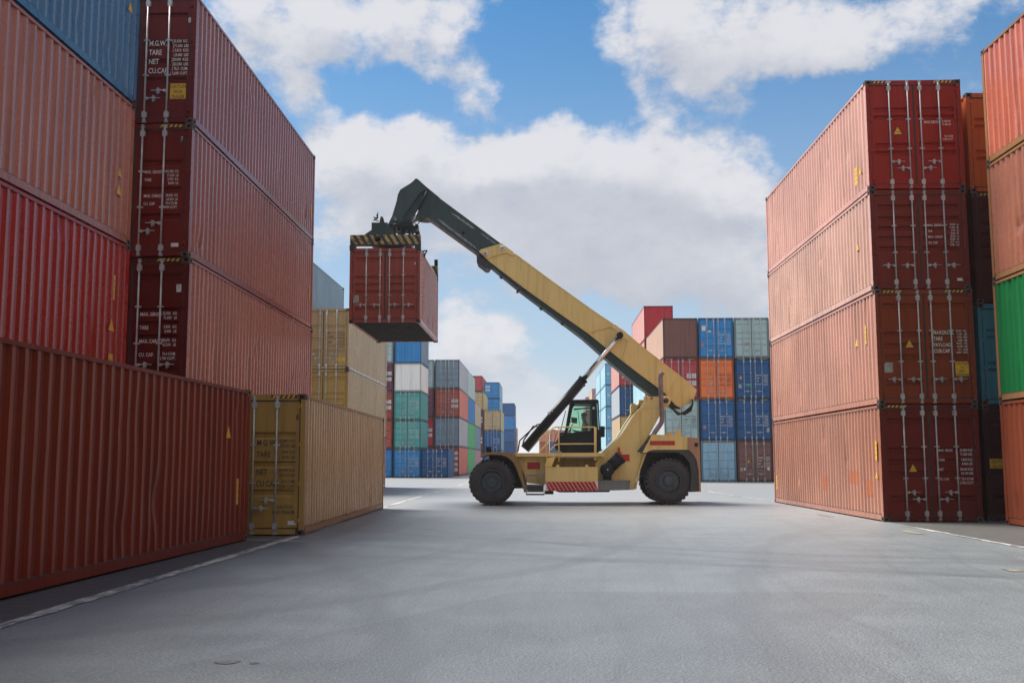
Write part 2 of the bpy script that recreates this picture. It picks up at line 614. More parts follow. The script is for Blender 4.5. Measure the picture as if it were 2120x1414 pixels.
def me_door(H, s, var):
    """one door leaf, s = -1 left, +1 right; pressed horizontal channels by variant"""
    b = MB()
    z0, z1 = DZ0, H - .152
    a, c = sorted((s * DX0, s * DX1))
    y = .022
    bw = .075
    b.box(a, a + bw, y, y + .056, z0, z1)
    b.box(c - bw, c, y, y + .056, z0, z1)
    zz = [(z1, y)]
    ht = z1 - z0
    for t0, t1 in DOORS[var]:
        za, zb = z1 - t0 * ht, z1 - t1 * ht
        sl = .030
        zz += [(za, y), (za - sl, y + .050), (zb + sl * 1.1, y + .050), (zb - sl * .4, y)]
    zz.append((z0, y))
    for (p, q), (r, t) in zip(zz, zz[1:]):
        b.face([(a + bw, t, r), (c - bw, t, r), (c - bw, q, p), (a + bw, q, p)])
    # seam below the head
    b.box(a + .02, c - .02, y - .003, y, z1 - .105, z1 - .098)
    return b.mesh('door')


def me_gasket(H):
    b = MB()
    z0, z1 = DZ0, H - .152
    b.box(-CW / 2 + .10, CW / 2 - .10, .080, .092, .136, H - .126)
    b.box(-.024, .024, .024, .07, z0, z1)
    for s in (-1, 1):
        b.box(s * (DX1 + .001), s * (DX1 + .022), .012, .07, z0, z1)
    b.box(-DX1, DX1, .010, .07, z1 + .001, z1 + .024)
    b.box(-DX1, DX1, .010, .07, z0 - .024, z0 - .001)
    return b.mesh('door_gasket')


BARS = (.16, .635)


def me_bar(H, x, seg=8):
    b = MB()
    z0, z1 = .07, H - .055
    b.tube([(x, -.022, z0), (x, -.022, z1)], .0195, seg)
    for zc in (z0 + .125, z1 - .165):
        b.box(x - .05, x + .05, -.032, .021, zc - .055, zc + .055)
        b.box(x - .034, x + .034, -.042, -.032, zc - .075, zc + .075)
    for zc in (z0, z1):
        b.box(x - .03, x + .03, -.04, .004, zc - .022, zc + .022)
        b.box(x - .045, x + .045, -.012, .005, zc - .05, zc - .03)
    for t in (.36, .64):
        zc = z0 + (z1 - z0) * t
        b.box(x - .06, x + .06, -.034, .02, zc - .014, zc + .014)
        b.box(x - .03, x + .03, -.046, -.034, zc - .022, zc + .022)
    return b.mesh('locking_bar')


def me_handle(x, z, s, ln=.34):
    b = MB()
    b.box(x + s * .01, x + s * .075, -.05, .0, z - .028, z + .028)
    b.tube([(x + s * .06, -.045, z), (x + s * .16, -.048, z + .008), (x + s * ln, -.040, z + .004)], [.014, .012, .009], 6)
    xc = x + s * .19
    b.box(xc - .028, xc + .028, -.04, .021, z - .05, z + .052)
    b.box(xc - .016, xc + .016, -.058, -.04, z - .035, z + .06)
    b.tube([(xc - .02, -.05, z - .055), (xc, -.05, z - .085), (xc + .02, -.05, z - .055)], .007, 5)
    return b.mesh('door_handle')


def me_hinge(H, s, k):
    z0, z1 = DZ0, H - .152
    z = z0 + (z1 - z0) * (.05, .34, .65, .955)[k]
    b = MB()
    b.box(s * (CW / 2 - .004), s * (CW / 2 - .19), .005, .021, z - .035, z + .035)
    b.tube([(s * (CW / 2 - .102), .002, z - .05), (s * (CW / 2 - .102), .002, z + .05)], .016, 6)
    return b.mesh('hinge')


def stripes_mesh(H, side, n=5, full=False):
    """short diagonal hazard bars on the header"""
    b = MB()
    h = CW / 2
    xs = [(-h + .20, 1), (h - .20 - n * .10, 1)]
    if side == 'L': xs = xs[:1]
    if side == 'R': xs = xs[1:]
    for x0, _ in xs:
        b.box(x0 - .02, x0 + n * .10 + .02, .002, .0055, H - .085, H - .02, 1)
        for k in range(n):
            x = x0 + k * .10
            b.face([(x, .0005, H - .082), (x + .045, .0005, H - .082), (x + .085, .0005, H - .023), (x + .04, .0005, H - .023)], 0)
    return b.mesh('hazard_stripe')


class Box:
    pass


NCON = [0]


def container(label, body, xr, y0, z, rot=0.0, L=L40, H=HC, lod=2, side=None, door=None, var=3, turned=False, right=None,
              group=None, text=None, dents=10, handles='stag', bars=True, stripes=None, tri=None, frame=None, bar_mat=None, end=None, frame2=None, ridge=None):
    """xr = x of the right face (right=True) or of the left face (right=False) at the near end y0"""
    NCON[0] += 1
    sd = NCON[0]
    ang = -rot
    off = -CW / 2 if right else CW / 2
    cx, cy = xr + math.cos(ang) * off, y0 + math.sin(ang) * off
    if turned:
        cx, cy = cx - math.sin(ang) * L, cy + math.cos(ang) * L
        ang += math.pi
    jr = random.Random(sd * 13)
    if z > .1 and not (30 < y0 < 40): cx, cy, ang = cx + jr.uniform(-.018, .018), cy + jr.uniform(-.03, .03), ang + jr.uniform(-.0012, .0012)
    root = empty('shipping_container', (cx, cy, z), ang)
    tag(root, label, 'container', group)
    side = side or body
    door = door or body
    if ridge is None and lod >= 2 and side.name in LIT_RIB: ridge = LIT_RIB[side.name]
    link('frame', cached(('fr', L, H), lambda: me_frame(L, H)), [frame or side, frame2 or door, DARK], root)  # frame
    for s in (-1, 1):
        if lod >= 2 and dents:
            link('side_wall', me_side(L, H, s, dents, sd * 3 + s, 12), [side, ridge or side], root)
        else:
            link('side_wall', cached(('sd', L, H, s), lambda: me_side(L, H, s)), [side, ridge or side], root)
    link('end_wall', cached(('en', L, H), lambda: me_end(L, H)), end or door, root)
    link('roof', cached(('rf', L, H), lambda: me_roof(L, H)), side, root)
    link('floor', cached(('fl', L, H), lambda: me_floor(L, H)), UNDER, root)
    r = Box(); r.root = root; r.doors = []; r.H = H; r.L = L
    if lod >= 1:
        for me in cached(('ca', L, H), lambda: me_cast(L, H)):
            link('corner_casting', me, [CAST if lod >= 2 else (frame or side), HOLE], root)
        link('door_gasket', cached(('gk', H), lambda: me_gasket(H)), RUBBER, root)
    for s in (-1, 1):
        d = link('door', cached(('do', H, s, var), lambda: me_door(H, s, var)), door, root)
        r.doors.append(d)
        if lod >= 1 and bars:
            for x in BARS:
                link('locking_bar', cached(('ba', H, s * x, lod), lambda: me_bar(H, s * x, 8 if lod > 1 else 6)), bar_mat or GALV, d)
            if handles == 'stag':
                hs = [(s * BARS[0], .55, s), (s * BARS[1], .72, -s)] if lod > 1 else [(s * BARS[0], .55, s), (s * BARS[1], .55, -s)]
            else:
                hs = [(s * BARS[0], .62, s if s > 0 else -1), (s * BARS[1], .62, s)]
                if s < 0: hs = [(s * BARS[0], .62, -1), (s * BARS[1], .62, -1)]
            for hx, hz, hd in hs:
                link('door_handle', cached(('ha', hx, hz, hd), lambda: me_handle(hx, hz, hd)), bar_mat or GALV, d)
        if lod >= 2:
            for k in range(4):
                link('hinge', cached(('hi', H, s, k), lambda: me_hinge(H, s, k)), door, d)
    if stripes:
        link('hazard_stripe', cached(('hs', H, stripes), lambda: stripes_mesh(H, stripes)), [SIGN_Y, RUBBER], root)
    return r


def letter_block(r, di, rows, x0, x1, ztop, size, mat=None, line=None, fsize=None, y=.0165):
    """rows: (title, [figures]); titles at x0, figures end at x1 (container coordinates)"""
    b = MB()
    fsize = fsize or size * .62
    line = line or size * 2.2
    for k, (t, figs) in enumerate(rows):
        z = ztop - k * line
        text_bm(b, t, x0, z, size, y)
        for q, fg in enumerate(figs):
            text_bm(b, fg, x1, z + fsize * .1 - q * fsize * 1.12, fsize, y, align='RIGHT')
    return b.link('lettering', mat or WHITE, r.doors[di])


def sign_plate(r, di, lines, x, z, w, h, size, mat=None, ink=None, y=.017):
    b = MB()
    b.box(x - w / 2, x + w / 2, y, y + .003, z - h / 2, z + h / 2, 0)
    n = len(lines)
    for k, t in enumerate(lines):
        text_bm(b, t, x, z + h / 2 - h * (k + .5) / n + size * .38, size, y - .002, align='CENTER', mi=1)
    return b.link('caution_sign', [mat or SIGN_Y, ink or BLACKINK], r.doors[di])


def triangle_sign(r, di, x, z, s=.30, y=.016):
    b = MB()
    t = s * .87
    b.prism([(x - s / 2, z - t / 2), (x + s / 2, z - t / 2), (x, z + t / 2)], y + .0015, y + .004, 1)
    k = .80
    b.prism([(x - s / 2 * k, z - t / 2 + .014), (x + s / 2 * k, z - t / 2 + .014), (x, z + t / 2 * k + .005)], y - .001, y + .0015, 0)
    b.box(x - .06, x + .06, y - .003, y - .001, z - t * .22, z - t * .20, 1)
    b.box(x - .05, x + .05, y - .003, y - .001, z - t * .14, z - t * .12, 1)
    return b.link('warning_triangle', [SIGN_Y, BLACKINK], r.doors[di])


def sticker(r, di, x, z, w, h, mat, name='sticker', y=.017):
    b = MB()
    b.box(x - w / 2, x + w / 2, y, y + .003, z - h / 2, z + h / 2)
    return b.link(name, mat, r.doors[di])


def side_sign(r, s, y, z, kind='tri', w=.26):
    """yellow markers on the outer side of a wall (child of that wall)"""
    wall = [c for c in r.root.children if c.name.startswith('side_wall')][0 if s < 0 else 1]
    x = s * (CW / 2 - .0135)
    b = MB()
    t = .0022
    if kind == 'tri':
        hgt = w * .9
        for a, c in ((0, 0), ):
            p = [(y - w / 2, z - hgt / 2), (y + w / 2, z - hgt / 2), (y, z + hgt / 2)]
            b.face([(x, q[0], q[1]) for q in p]); b.face([(x + s * t, q[0], q[1]) for q in p])
        return b.link('warning_triangle', SIGN_Y, wall)
    b.box(x, x + s * t, y - w / 2, y + w / 2, z - .24, z + .24)
    for k in range(3):
        b.box(x + s * t, x + s * (t + .001), y - w * .28, y + w * .28, z + .12 - k * .12, z + .135 - k * .12, 1)
    return b.link('warning_sticker', [SIGN_Y, BLACKINK], wall)

def wall_patch(r, s, y0, y1, z0, z1, mat, name='paint_patch', off=.003):
    """a repainted or stained area that follows the corrugation"""
    wall = [c for c in r.root.children if c.name.startswith('side_wall')][0 if s < 0 else 1]
    prof = [p for p in wave(.128, r.L - .098, 42 if r.L > 8 else 20, .016, .052) if y0 <= p[0] <= y1]
    b = MB()
    x = CW / 2
    for (ya, da), (yb, db) in zip(prof, prof[1:]):
        q = [(s * (x - da + off), ya, z0), (s * (x - db + off), yb, z0), (s * (x - db + off), yb, z1), (s * (x - da + off), ya, z1)]
        b.face(q if s > 0 else q[::-1])
    return b.link(name, mat, wall)


# ------------------------------------------------------------------ ground
def ground_mat():
    m, b, bs = new_mat('asphalt')
    pos = b.n('ShaderNodeNewGeometry').outputs['Position']
    n0 = b.noise(pos, .11, 4, .55)
    n1 = b.noise(pos, .9, 6, .62)
    n2 = b.noise(pos, 26, 5, .75)
    vor = b.n('ShaderNodeTexVoronoi', {'Vector': pos, 'Scale': 42.0}).outputs['Distance']
    c = b.mix(b.ramp(n1, [(.3, 0.0), (.7, 1.0)]), (.090, .110, .127), (.131, .153, .171))
    c = b.mix(b.m('MULTIPLY', b.ramp(n0, [(.35, 0.0), (.65, 1.0)]), .5), c, (.150, .171, .187))
    c = b.mix(b.m('MULTIPLY', b.ramp(n2, [(.50, 0.0), (.68, 1.0)]), .55), c, (.30, .315, .325))
    c = b.mix(b.m('MULTIPLY', b.ramp(vor, [(.0, 1.0), (.30, 0.0)]), .6), c, (.05, .055, .06))
    # tyre tracks along the lane, bending a little
    sp = b.n('ShaderNodeSeparateXYZ', {0: pos})
    wob = b.noise(b.v('MULTIPLY', pos, (0.0, .06, 0)), 1.0, 2)
    xx = b.m('ADD', b.m('MULTIPLY_ADD', wob, 5.0, sp.outputs[0]), b.m('MULTIPLY', sp.outputs[1], -.11))
    tr = b.noise(b.n('ShaderNodeCombineXYZ', {0: b.m('MULTIPLY', xx, 4.5), 1: b.m('MULTIPLY', sp.outputs[1], .03), 2: 0.0}).outputs[0], 1.0, 5, .6)
    c = b.mix(b.m('MULTIPLY', b.ramp(tr, [(.50, 0.0), (.80, 1.0)]), .30), c, (.06, .063, .066))
    # turning arcs of the big tyres
    for cx_, cy_, r_, w_, am_ in ((14.0, 40.0, 27.0, .34, .50), (14.0, 40.0, 24.6, .34, .42), (-22.0, 26.0, 24.5, .30, .42), (-22.0, 26.0, 22.1, .30, .36), (30.0, 44.0, 38.5, .26, .40), (6.0, 60.0, 44.0, .4, .35), (-40.0, 2.0, 39.3, .32, .40), (40.0, 6.0, 38.2, .3, .34)):
        dd = b.v('LENGTH', b.v('SUBTRACT', b.v('MULTIPLY', pos, (1, 1, 0)), (cx_, cy_, 0)))
        ed = b.m('ABSOLUTE', b.m('ADD', b.m('SUBTRACT', dd, r_), b.m('MULTIPLY_ADD', b.noise(pos, .35, 2), .8, -.4)))
        band = b.smooth(ed, w_, w_ * .35)
        c = b.mix(b.m('MULTIPLY', b.m('MULTIPLY', band, am_ * .85), b.ramp(n1, [(.35, 0.15), (.65, 1.0)])), c, (.052, .055, .060))
    # patched repairs
    br = b.n('ShaderNodeTexVoronoi', {'Vector': b.v('MULTIPLY', pos, (.11, .06, 0)), 'Scale': 1.0}, distance='CHEBYCHEV')
    bw = b.n('ShaderNodeSeparateXYZ', {0: br.outputs['Color']}).outputs[0]
    c = b.mix(b.m('MULTIPLY', b.ramp(bw, [(.3, 0.0), (.9, 1.0)]), .40), c, (.075, .080, .086))
    # scattered small dark spots
    n3 = b.noise(pos, 2.4, 5, .65)
    c = b.mix(b.m('MULTIPLY', b.ramp(n3, [(.70, 0.0), (.76, 1.0)]), .35), c, (.06, .062, .065))
    # paler with distance: sky sheen painted into the colour, which also bounces light up
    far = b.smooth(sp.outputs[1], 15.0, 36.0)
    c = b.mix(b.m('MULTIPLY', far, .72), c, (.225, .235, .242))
    b.set(bs, 'Base Color', c)
    b.set(bs, 'Roughness', b.m('MULTIPLY_ADD', n1, .20, .34))
    b.set(bs, 'Specular IOR Level', .5)
    hgt = b.m('ADD', b.m('MULTIPLY', n2, .5), b.m('MULTIPLY', vor, .9))
    bp = b.n('ShaderNodeBump', {'Strength': .6, 'Distance': .012, 'Height': hgt})
    bp2 = b.n('ShaderNodeBump', {'Strength': .25, 'Distance': .05, 'Height': n1, 'Normal': bp.outputs[0]})
    b.set(bs, 'Normal', bp2.outputs[0])
    return m


def paver_mat():
    m, b, bs = new_mat('brick_paving')
    pos = b.n('ShaderNodeNewGeometry').outputs['Position']
    br = b.n('ShaderNodeTexBrick', {'Vector': pos, 'Color1': (.085, .088, .088, 1), 'Color2': (.06, .062, .064, 1), 'Mortar': (.025, .025, .025, 1),
                                    'Scale': 1.0, 'Mortar Size': .008, 'Brick Width': .22, 'Row Height': .11})
    n1 = b.noise(pos, 1.6, 6, .65)
    c = b.mix(b.m('MULTIPLY', b.ramp(n1, [(.4, 0.0), (.7, 1.0)]), .5), br.outputs[0], (.05, .048, .044))
    b.set(bs, 'Base Color', c)
    b.set(bs, 'Roughness', .62)
    bp = b.n('ShaderNodeBump', {'Strength': .7, 'Distance': .012, 'Height': b.m('SUBTRACT', 1.0, br.outputs[1])})
    b.set(bs, 'Normal', bp.outputs[0])
    return m


def worn_paint_mat(name, rgb, wear=.5):
    """road paint worn through to the asphalt"""
    m, b, bs = new_mat(name)
    pos = b.n('ShaderNodeNewGeometry').outputs['Position']
    n = b.noise(b.v('MULTIPLY', pos, (1, .45, 1)), 7.0, 8, .72)
    n2 = b.noise(pos, .5, 3)
    c = b.mix(b.ramp(b.m('ADD', n, b.m('MULTIPLY_ADD', n2, .5, -.25)), [(wear - .06, 0.0), (wear + .06, 1.0)]), rgb, (.13, .134, .137))
    b.set(bs, 'Base Color', c)
    b.set(bs, 'Roughness', .6)
    return m


g = MB()
g.face([(-700, -60, 0), (700, -60, 0), (700, 1900, 0), (-700, 1900, 0)])
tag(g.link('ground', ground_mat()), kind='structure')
PAV = paver_mat()
g = MB()
g.face([(-60, -6, .004), (-5.14, -6, .004), (-5.22, 34.5, .004), (-60, 34.5, .004)])
tag(g.link('pavement', PAV), kind='structure')
g = MB()
g.face([(8.5, -6, .004), (70, -6, .004), (70, 38.4, .004), (8.5, 38.4, .004)])
tag(g.link('pavement', PAV), kind='structure')


def line_mesh(pts, w):
    b = MB()
    rnd = random.Random(5)
    out = []
    for (x0, y0), (x1, y1) in zip(pts, pts[1:]):
        n = max(1, int(abs(y1 - y0) / .25))
        for k in range(n):
            out.append((x0 + (x1 - x0) * k / n, y0 + (y1 - y0) * k / n))
    out.append(pts[-1])
    e = [(x - w / 2 + rnd.uniform(-.02, .02), x + w / 2 + rnd.uniform(-.02, .02), y) for x, y in out]
    for a, c in zip(e, e[1:]):
        b.face([(a[0], a[2], .008), (a[1], a[2], .008), (c[1], c[2], .008), (c[0], c[2], .008)])
    return b


WLINE = worn_paint_mat('worn_white_paint', (.40, .395, .375), .515)
YLINE = worn_paint_mat('worn_yellow_paint', (.27, .225, .13), .44)
tag(line_mesh([(-5.07, 3), (-5.06, 13), (-4.98, 21.4), (-5.25, 34), (-5.25, 57), (-5.28, 92)], .17).link('road_marking', WLINE), kind='structure')
tag(line_mesh([(8.28, 8), (8.36, 22), (8.34, 25.2)], .13).link('road_marking', WLINE), kind='structure')
tag(line_mesh([(8.44, 39), (8.05, 50), (8.0, 72)], .15).link('road_marking', WLINE), kind='structure')
for x, y, l in ((7.72, 29.3, 1.3), (7.72, 22.5, 1.0), (6.47, 14.9, .4)):
    tag(line_mesh([(x, y - l / 2), (x + .02, y + l / 2)], .20).link('road_marking', YLINE), kind='structure')


def stain(cx, cy, rx, ry, seed, z=.0045):
    b = MB()
    rnd = random.Random(seed)
    ph = [rnd.uniform(0, 6.28) for _ in range(4)]
    pts = []
    for k in range(40):
        a = 2 * math.pi * k / 40
        q = 1 + .12 * math.sin(2 * a + ph[0]) + .10 * math.sin(3 * a + ph[1]) + .06 * math.sin(7 * a + ph[2])
        pts.append((cx + rx * q * math.cos(a), cy + ry * q * math.sin(a), z))
    b.face(pts)
    tag(b.link('oil_stain', plain('oil_stain', (.080, .087, .090), .5, 0, .5, 20)), kind='structure')


stain(-2.42, 8.10, .085, .085, 1)
stain(-2.20, 8.06, .035, .03, 2)

# ------------------------------------------------------------------ paint colours (linear)
LIT_RIB = {}  # paler rib copies of the wall paints, with light painted in


def lit_rib(m, rgb, t=.22, to=(.56, .43, .36)):
    """the outward ribs of a wall, paler to paint in the light they catch"""
    LIT_RIB[m.name] = C(m.name.replace('paint', 'lit_rib_side_paint'), tuple(a + (c_ - a) * t for a, c_ in zip(rgb, to)), fade=.5)
    return m


def C(name, rgb, **k):
    if 'side' in name: k = dict(dict(rough=.28, spec=.65, dirt=.55), **k)
    return paint(name, rgb, **k)


RED_BRIGHT = C('bright_red_side_paint', (.30, .010, .008), fade=.15, spec=.35)
lit_rib(RED_BRIGHT, (.30, .010, .008), 0.16)
ORANGE_BROWN = C('orange_brown_side_paint', (.33, .105, .060), fade=.45, rust=.5, spec=.45)
lit_rib(ORANGE_BROWN, (.33, .105, .060), 0.22)
BLUE_TEAL = C('teal_blue_side_paint', (.030, .13, .25), spec=.5)
lit_rib(BLUE_TEAL, (.030, .13, .25), 0.2)
OXIDE = C('red_oxide_paint', (.135, .018, .007), rust=.5, dirt=.6, fade=.5)
LIT_RIB[OXIDE.name] = C('red_oxide_lit_rib_paint', (.19, .040, .020), rust=.5, dirt=.5, fade=.5, spec=.22, rough=.34)
OXIDE_SIDE = C('red_oxide_side_paint', (.235, .055, .040))
lit_rib(OXIDE_SIDE, (.235, .055, .040), .34)
MAROON_SIDE = C('maroon_side_paint', (.215, .056, .052))
lit_rib(MAROON_SIDE, (.215, .056, .052), .36)
MAROON = C('maroon_paint', (.135, .022, .022))
MUSTARD = C('mustard_paint', (.32, .20, .055), rust=.45)
MUSTARD_SIDE = C('mustard_side_paint', (.34, .235, .105), rust=.5, spec=.4)
lit_rib(MUSTARD_SIDE, (.34, .235, .105), 0.2)
TAN = C('tan_paint', (.36, .25, .12))
R_SIDE_A = C('faded_lit_red_side_paint', (.50, .245, .185), fade=.7)  # sides paler than their doors: fading, plus light put in the colour
lit_rib(R_SIDE_A, (.50, .245, .185), 0.35)
R_SIDE_B = C('faded_lit_rust_side_paint', (.48, .265, .20), fade=.8)
lit_rib(R_SIDE_B, (.48, .265, .20), 0.35)
R_SIDE_C = C('faded_lit_orange_side_paint', (.40, .18, .13), fade=.6)
lit_rib(R_SIDE_C, (.40, .18, .13), 0.3)
R_SIDE_D = C('faded_lit_brown_side_paint', (.31, .125, .080), fade=.5)
lit_rib(R_SIDE_D, (.31, .125, .080), 0.25)
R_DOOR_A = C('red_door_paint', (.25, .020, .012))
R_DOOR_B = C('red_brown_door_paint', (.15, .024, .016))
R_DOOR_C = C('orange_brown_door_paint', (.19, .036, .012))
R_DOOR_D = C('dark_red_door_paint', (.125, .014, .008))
ORANGE = C('orange_red_side_paint', (.40, .085, .042), fade=.5, spec=.5)
lit_rib(ORANGE, (.40, .085, .042), 0.2)
GREEN = C('green_paint', (.006, .125, .035), fade=.3, dirt=.5)
STEEL_BLUE = C('pale_blue_paint', (.22, .32, .40), fade=.5)

# ------------------------------------------------------------------ near left: red row, mustard box
GL, GR_ = 'containers stacked along the left side of the lane', 'containers stacked along the right side of the lane'
GBL, GBR = 'containers stacked in the background on the left', 'containers stacked in the background on the right'

c = container('dark red container with dented rusty side on the ground nearest the camera at left', OXIDE, -6.043, 8.04, .004, .0264, right=True, group=GL, dents=26, turned=True, door=OXIDE)
side_sign(c, -1, L40 - 10.95, 2.05, 'tri', .25)
side_sign(c, -1, L40 - 11.55, .95, 'box', .10)
c = container('mustard yellow container on the ground with black lettering on its half seen door', MUSTARD, -4.925, 21.47, .004, -.0183, right=True, side=MUSTARD_SIDE, var=4, group=GL, dents=10, stripes='R', frame=C('rusty_mustard_frame', (.25, .14, .06), rust=.7))
letter_block(c, 1, [('M G W', ['[30.480 KGS', '[67.200 LBS']), ('TARE', ['[  3.940 KGS', '[  8.690 LBS'])], .22, 1.02, 1.97, .17, BLACKINK, .235, .095)
letter_block(c, 1, [('NET', ['[26.540 KGS', '[58.510 LBS']), ('CU CAP', ['[   76.4 CUM', '[  2.700 CUFT'])], .22, 1.02, 1.37, .17, BLACKINK, .235, .095)
letter_block(c, 1, [('8', [])], 1.02, 1.1, 2.50, .17, BLACKINK)
letter_block(c, 1, [('CAUTION', [])], .66, 1.0, .63, .10, BLACKINK)
letter_block(c, 1, [('HIGH TRAILER', [])], .57, 1.0, .52, .10, BLACKINK)
sticker(c, 1, .98, .26, .17, .085, LABEL_W)

# stack behind the dark red box, side walls in view
L3 = [(OXIDE, 'dark red container at the bottom behind the nearest dark red one', -8.55, 0),
      (RED_BRIGHT, 'bright red container directly above the nearest dark red one', -8.26, 1),
      (ORANGE_BROWN, 'orange brown container with rust runs between a bright red and a blue one', -8.25, 2),
      (BLUE_TEAL, 'teal blue container topmost at the upper left corner', -8.25, 3)]
for m, lb, x, k in L3:
    c = container(lb, m, x, 20.28 - L40, HC * k, 0.0, right=True, group=GL, dents=14, turned=True)
    if k == 1:
        side_sign(c, -1, .72, 1.22, 'tri', .26); side_sign(c, -1, .70, .42, 'box', .20); side_sign(c, -1, .66, 1.95, 'box', .07)
    if k == 2: side_sign(c, -1, .62, 1.0, 'tri', .24); side_sign(c, -1, .62, 1.35, 'tri', .2)
    if k == 3: side_sign(c, -1, .45, 1.9, 'tri', .22); side_sign(c, -1, .45, 2.4, 'box', .12)

# four-high stack with lettered doors
lb2 = ['dark container at the bottom behind the mustard one', 'dark red container with a boxed 7 on its shaded door, third from top',
       'maroon container with a boxed 7 and fine lettering, second from top', 'maroon container with yellow caution sign, topmost of the tall left stack']
sides2 = [MAROON_SIDE, lit_rib(C('red_brown_side_paint', (.27, .070, .044)), (.27, .070, .044), .30), OXIDE_SIDE, MAROON_SIDE]
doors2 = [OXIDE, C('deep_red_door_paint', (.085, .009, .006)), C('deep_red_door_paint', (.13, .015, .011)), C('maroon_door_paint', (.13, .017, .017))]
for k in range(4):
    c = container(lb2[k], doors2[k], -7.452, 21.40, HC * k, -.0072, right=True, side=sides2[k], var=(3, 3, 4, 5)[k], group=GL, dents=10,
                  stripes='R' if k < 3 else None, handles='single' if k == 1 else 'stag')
    if k == 3:
        letter_block(c, 1, [('M.G.W.', ['[32.500  KGS', '[71.650  LBS']), ('TARE', ['( 3.810  KGS', '( 8.400  LBS']), ('NET', ['[28.690  KGS', '[63.250  LBS']), ('CU.CAP.', ['( 76.2  CUM.', '( 2.690 CUFT.'])], .20, 1.06, 1.87, .165, WHITE, .205, .092)
        letter_block(c, 1, [('8', [])], 1.03, 1.1, 2.39, .17)
        sign_plate(c, 1, ['CAUTION', 'HIGH', 'TRAILER'], .86, .72, .34, .34, .105)
    if k == 2:
        letter_block(c, 1, [('MAX. GROSS', ['32.500  KG', '71.650  LB']), ('TARE', ['3.900  KG', '8.600  LB'])], .22, .95, 1.88, .088, WHITE, .17, .078)
        letter_block(c, 1, [('MAX. CARGO', ['28.600  KG', '63.050  LB']), ('CU. CAP.', ['76.4 CU.M.', '2.700 CU.FT.'])], .22, .95, 1.36, .088, WHITE, .17, .078)
        sticker(c, 1, 1.0, 2.55, .09, .13, BLACKINK); letter_block(c, 1, [('7', [])], .97, 1.1, 2.62, .13, y=.0145)
        sticker(c, 1, .92, .26, .16, .08, LABEL_W)
    if k == 1:
        letter_block(c, 1, [('MAX. GROSS', ['32.500   KG', '71.650   LB']), ('TARE', ['3.830   KG', '8.440   LB']), ('MAX. CARGO', ['28.670   KG', '63.210   LB']), ('CU. CAP.', ['76.4 CU.M.', '2.700 CU.FT.'])], .20, .98, 1.74, .11, WHITE, .285, .085)
        sticker(c, 1, 1.0, 2.24, .10, .16, LABEL_W); letter_block(c, 1, [('7', [])], .965, 1.1, 2.31, .14, BLACKINK, y=.0145)
    side_sign(c, 1, 11.75, (.8, .42, 1.1, .9)[k], 'box', .13)
    if k == 1: side_sign(c, 1, 11.55, 1.35, 'tri', .2)

# tan stack farther down the left
tanB = C('tan_door_paint', (.33, .225, .105))
for k, (m, sd, lb, fr) in enumerate([(OXIDE, OXIDE_SIDE, 'red brown container at the bottom under two tan ones, edge in view', None),
                                     (MUSTARD, C('pale_tan_side_paint', (.42, .30, .16), spec=.25), 'mustard container with worn ribbed doors in the middle of the tan stack', None),
                                     (tanB, C('cream_tan_side_paint', (.44, .32, .185), spec=.25), 'tan container with black door lettering on top of the tan stack', None)]):
    c = container(lb, m, -9.15, 48.6, HC * k, -.004, right=True, side=sd, var=(3, 3, 4)[k], group=GL, lod=2, dents=4, stripes='R' if k == 1 else None)
    if k == 2:
        letter_block(c, 1, [('M G W', ['[30.480 KGS', '[67.200 LBS']), ('TARE', ['[ 3.940 KGS', '[ 8.690 LBS'])], .22, 1.02, 1.80, .15, BLACKINK, .17, .085)
        letter_block(c, 1, [('NET', ['[26.540 KGS', '[58.510 LBS']), ('CU CAP', ['[ 76.4 CUM', '[2.700 CUFT'])], .22, 1.02, 1.36, .15, BLACKINK, .17, .085)
        sign_plate(c, 1, ['CAUTION', 'HIGH TRAILER'], .82, .46, .42, .18, .075)
    side_sign(c, 1, 11.7, .9, 'box', .13)
for k in range(4):
    m = (OXIDE, MUSTARD, OXIDE, STEEL_BLUE)[k]
    container(('red oxide container hidden at the bottom beside the tan stack', 'mustard container hidden second up beside the tan stack',
               'red oxide container hidden third up beside the tan stack', 'weathered pale blue container rising behind the tan stack')[k],
              m, -11.66, 48.0, HC * k, 0, right=True, group=GL, lod=2 if k == 3 else 1, dents=6, side=m)

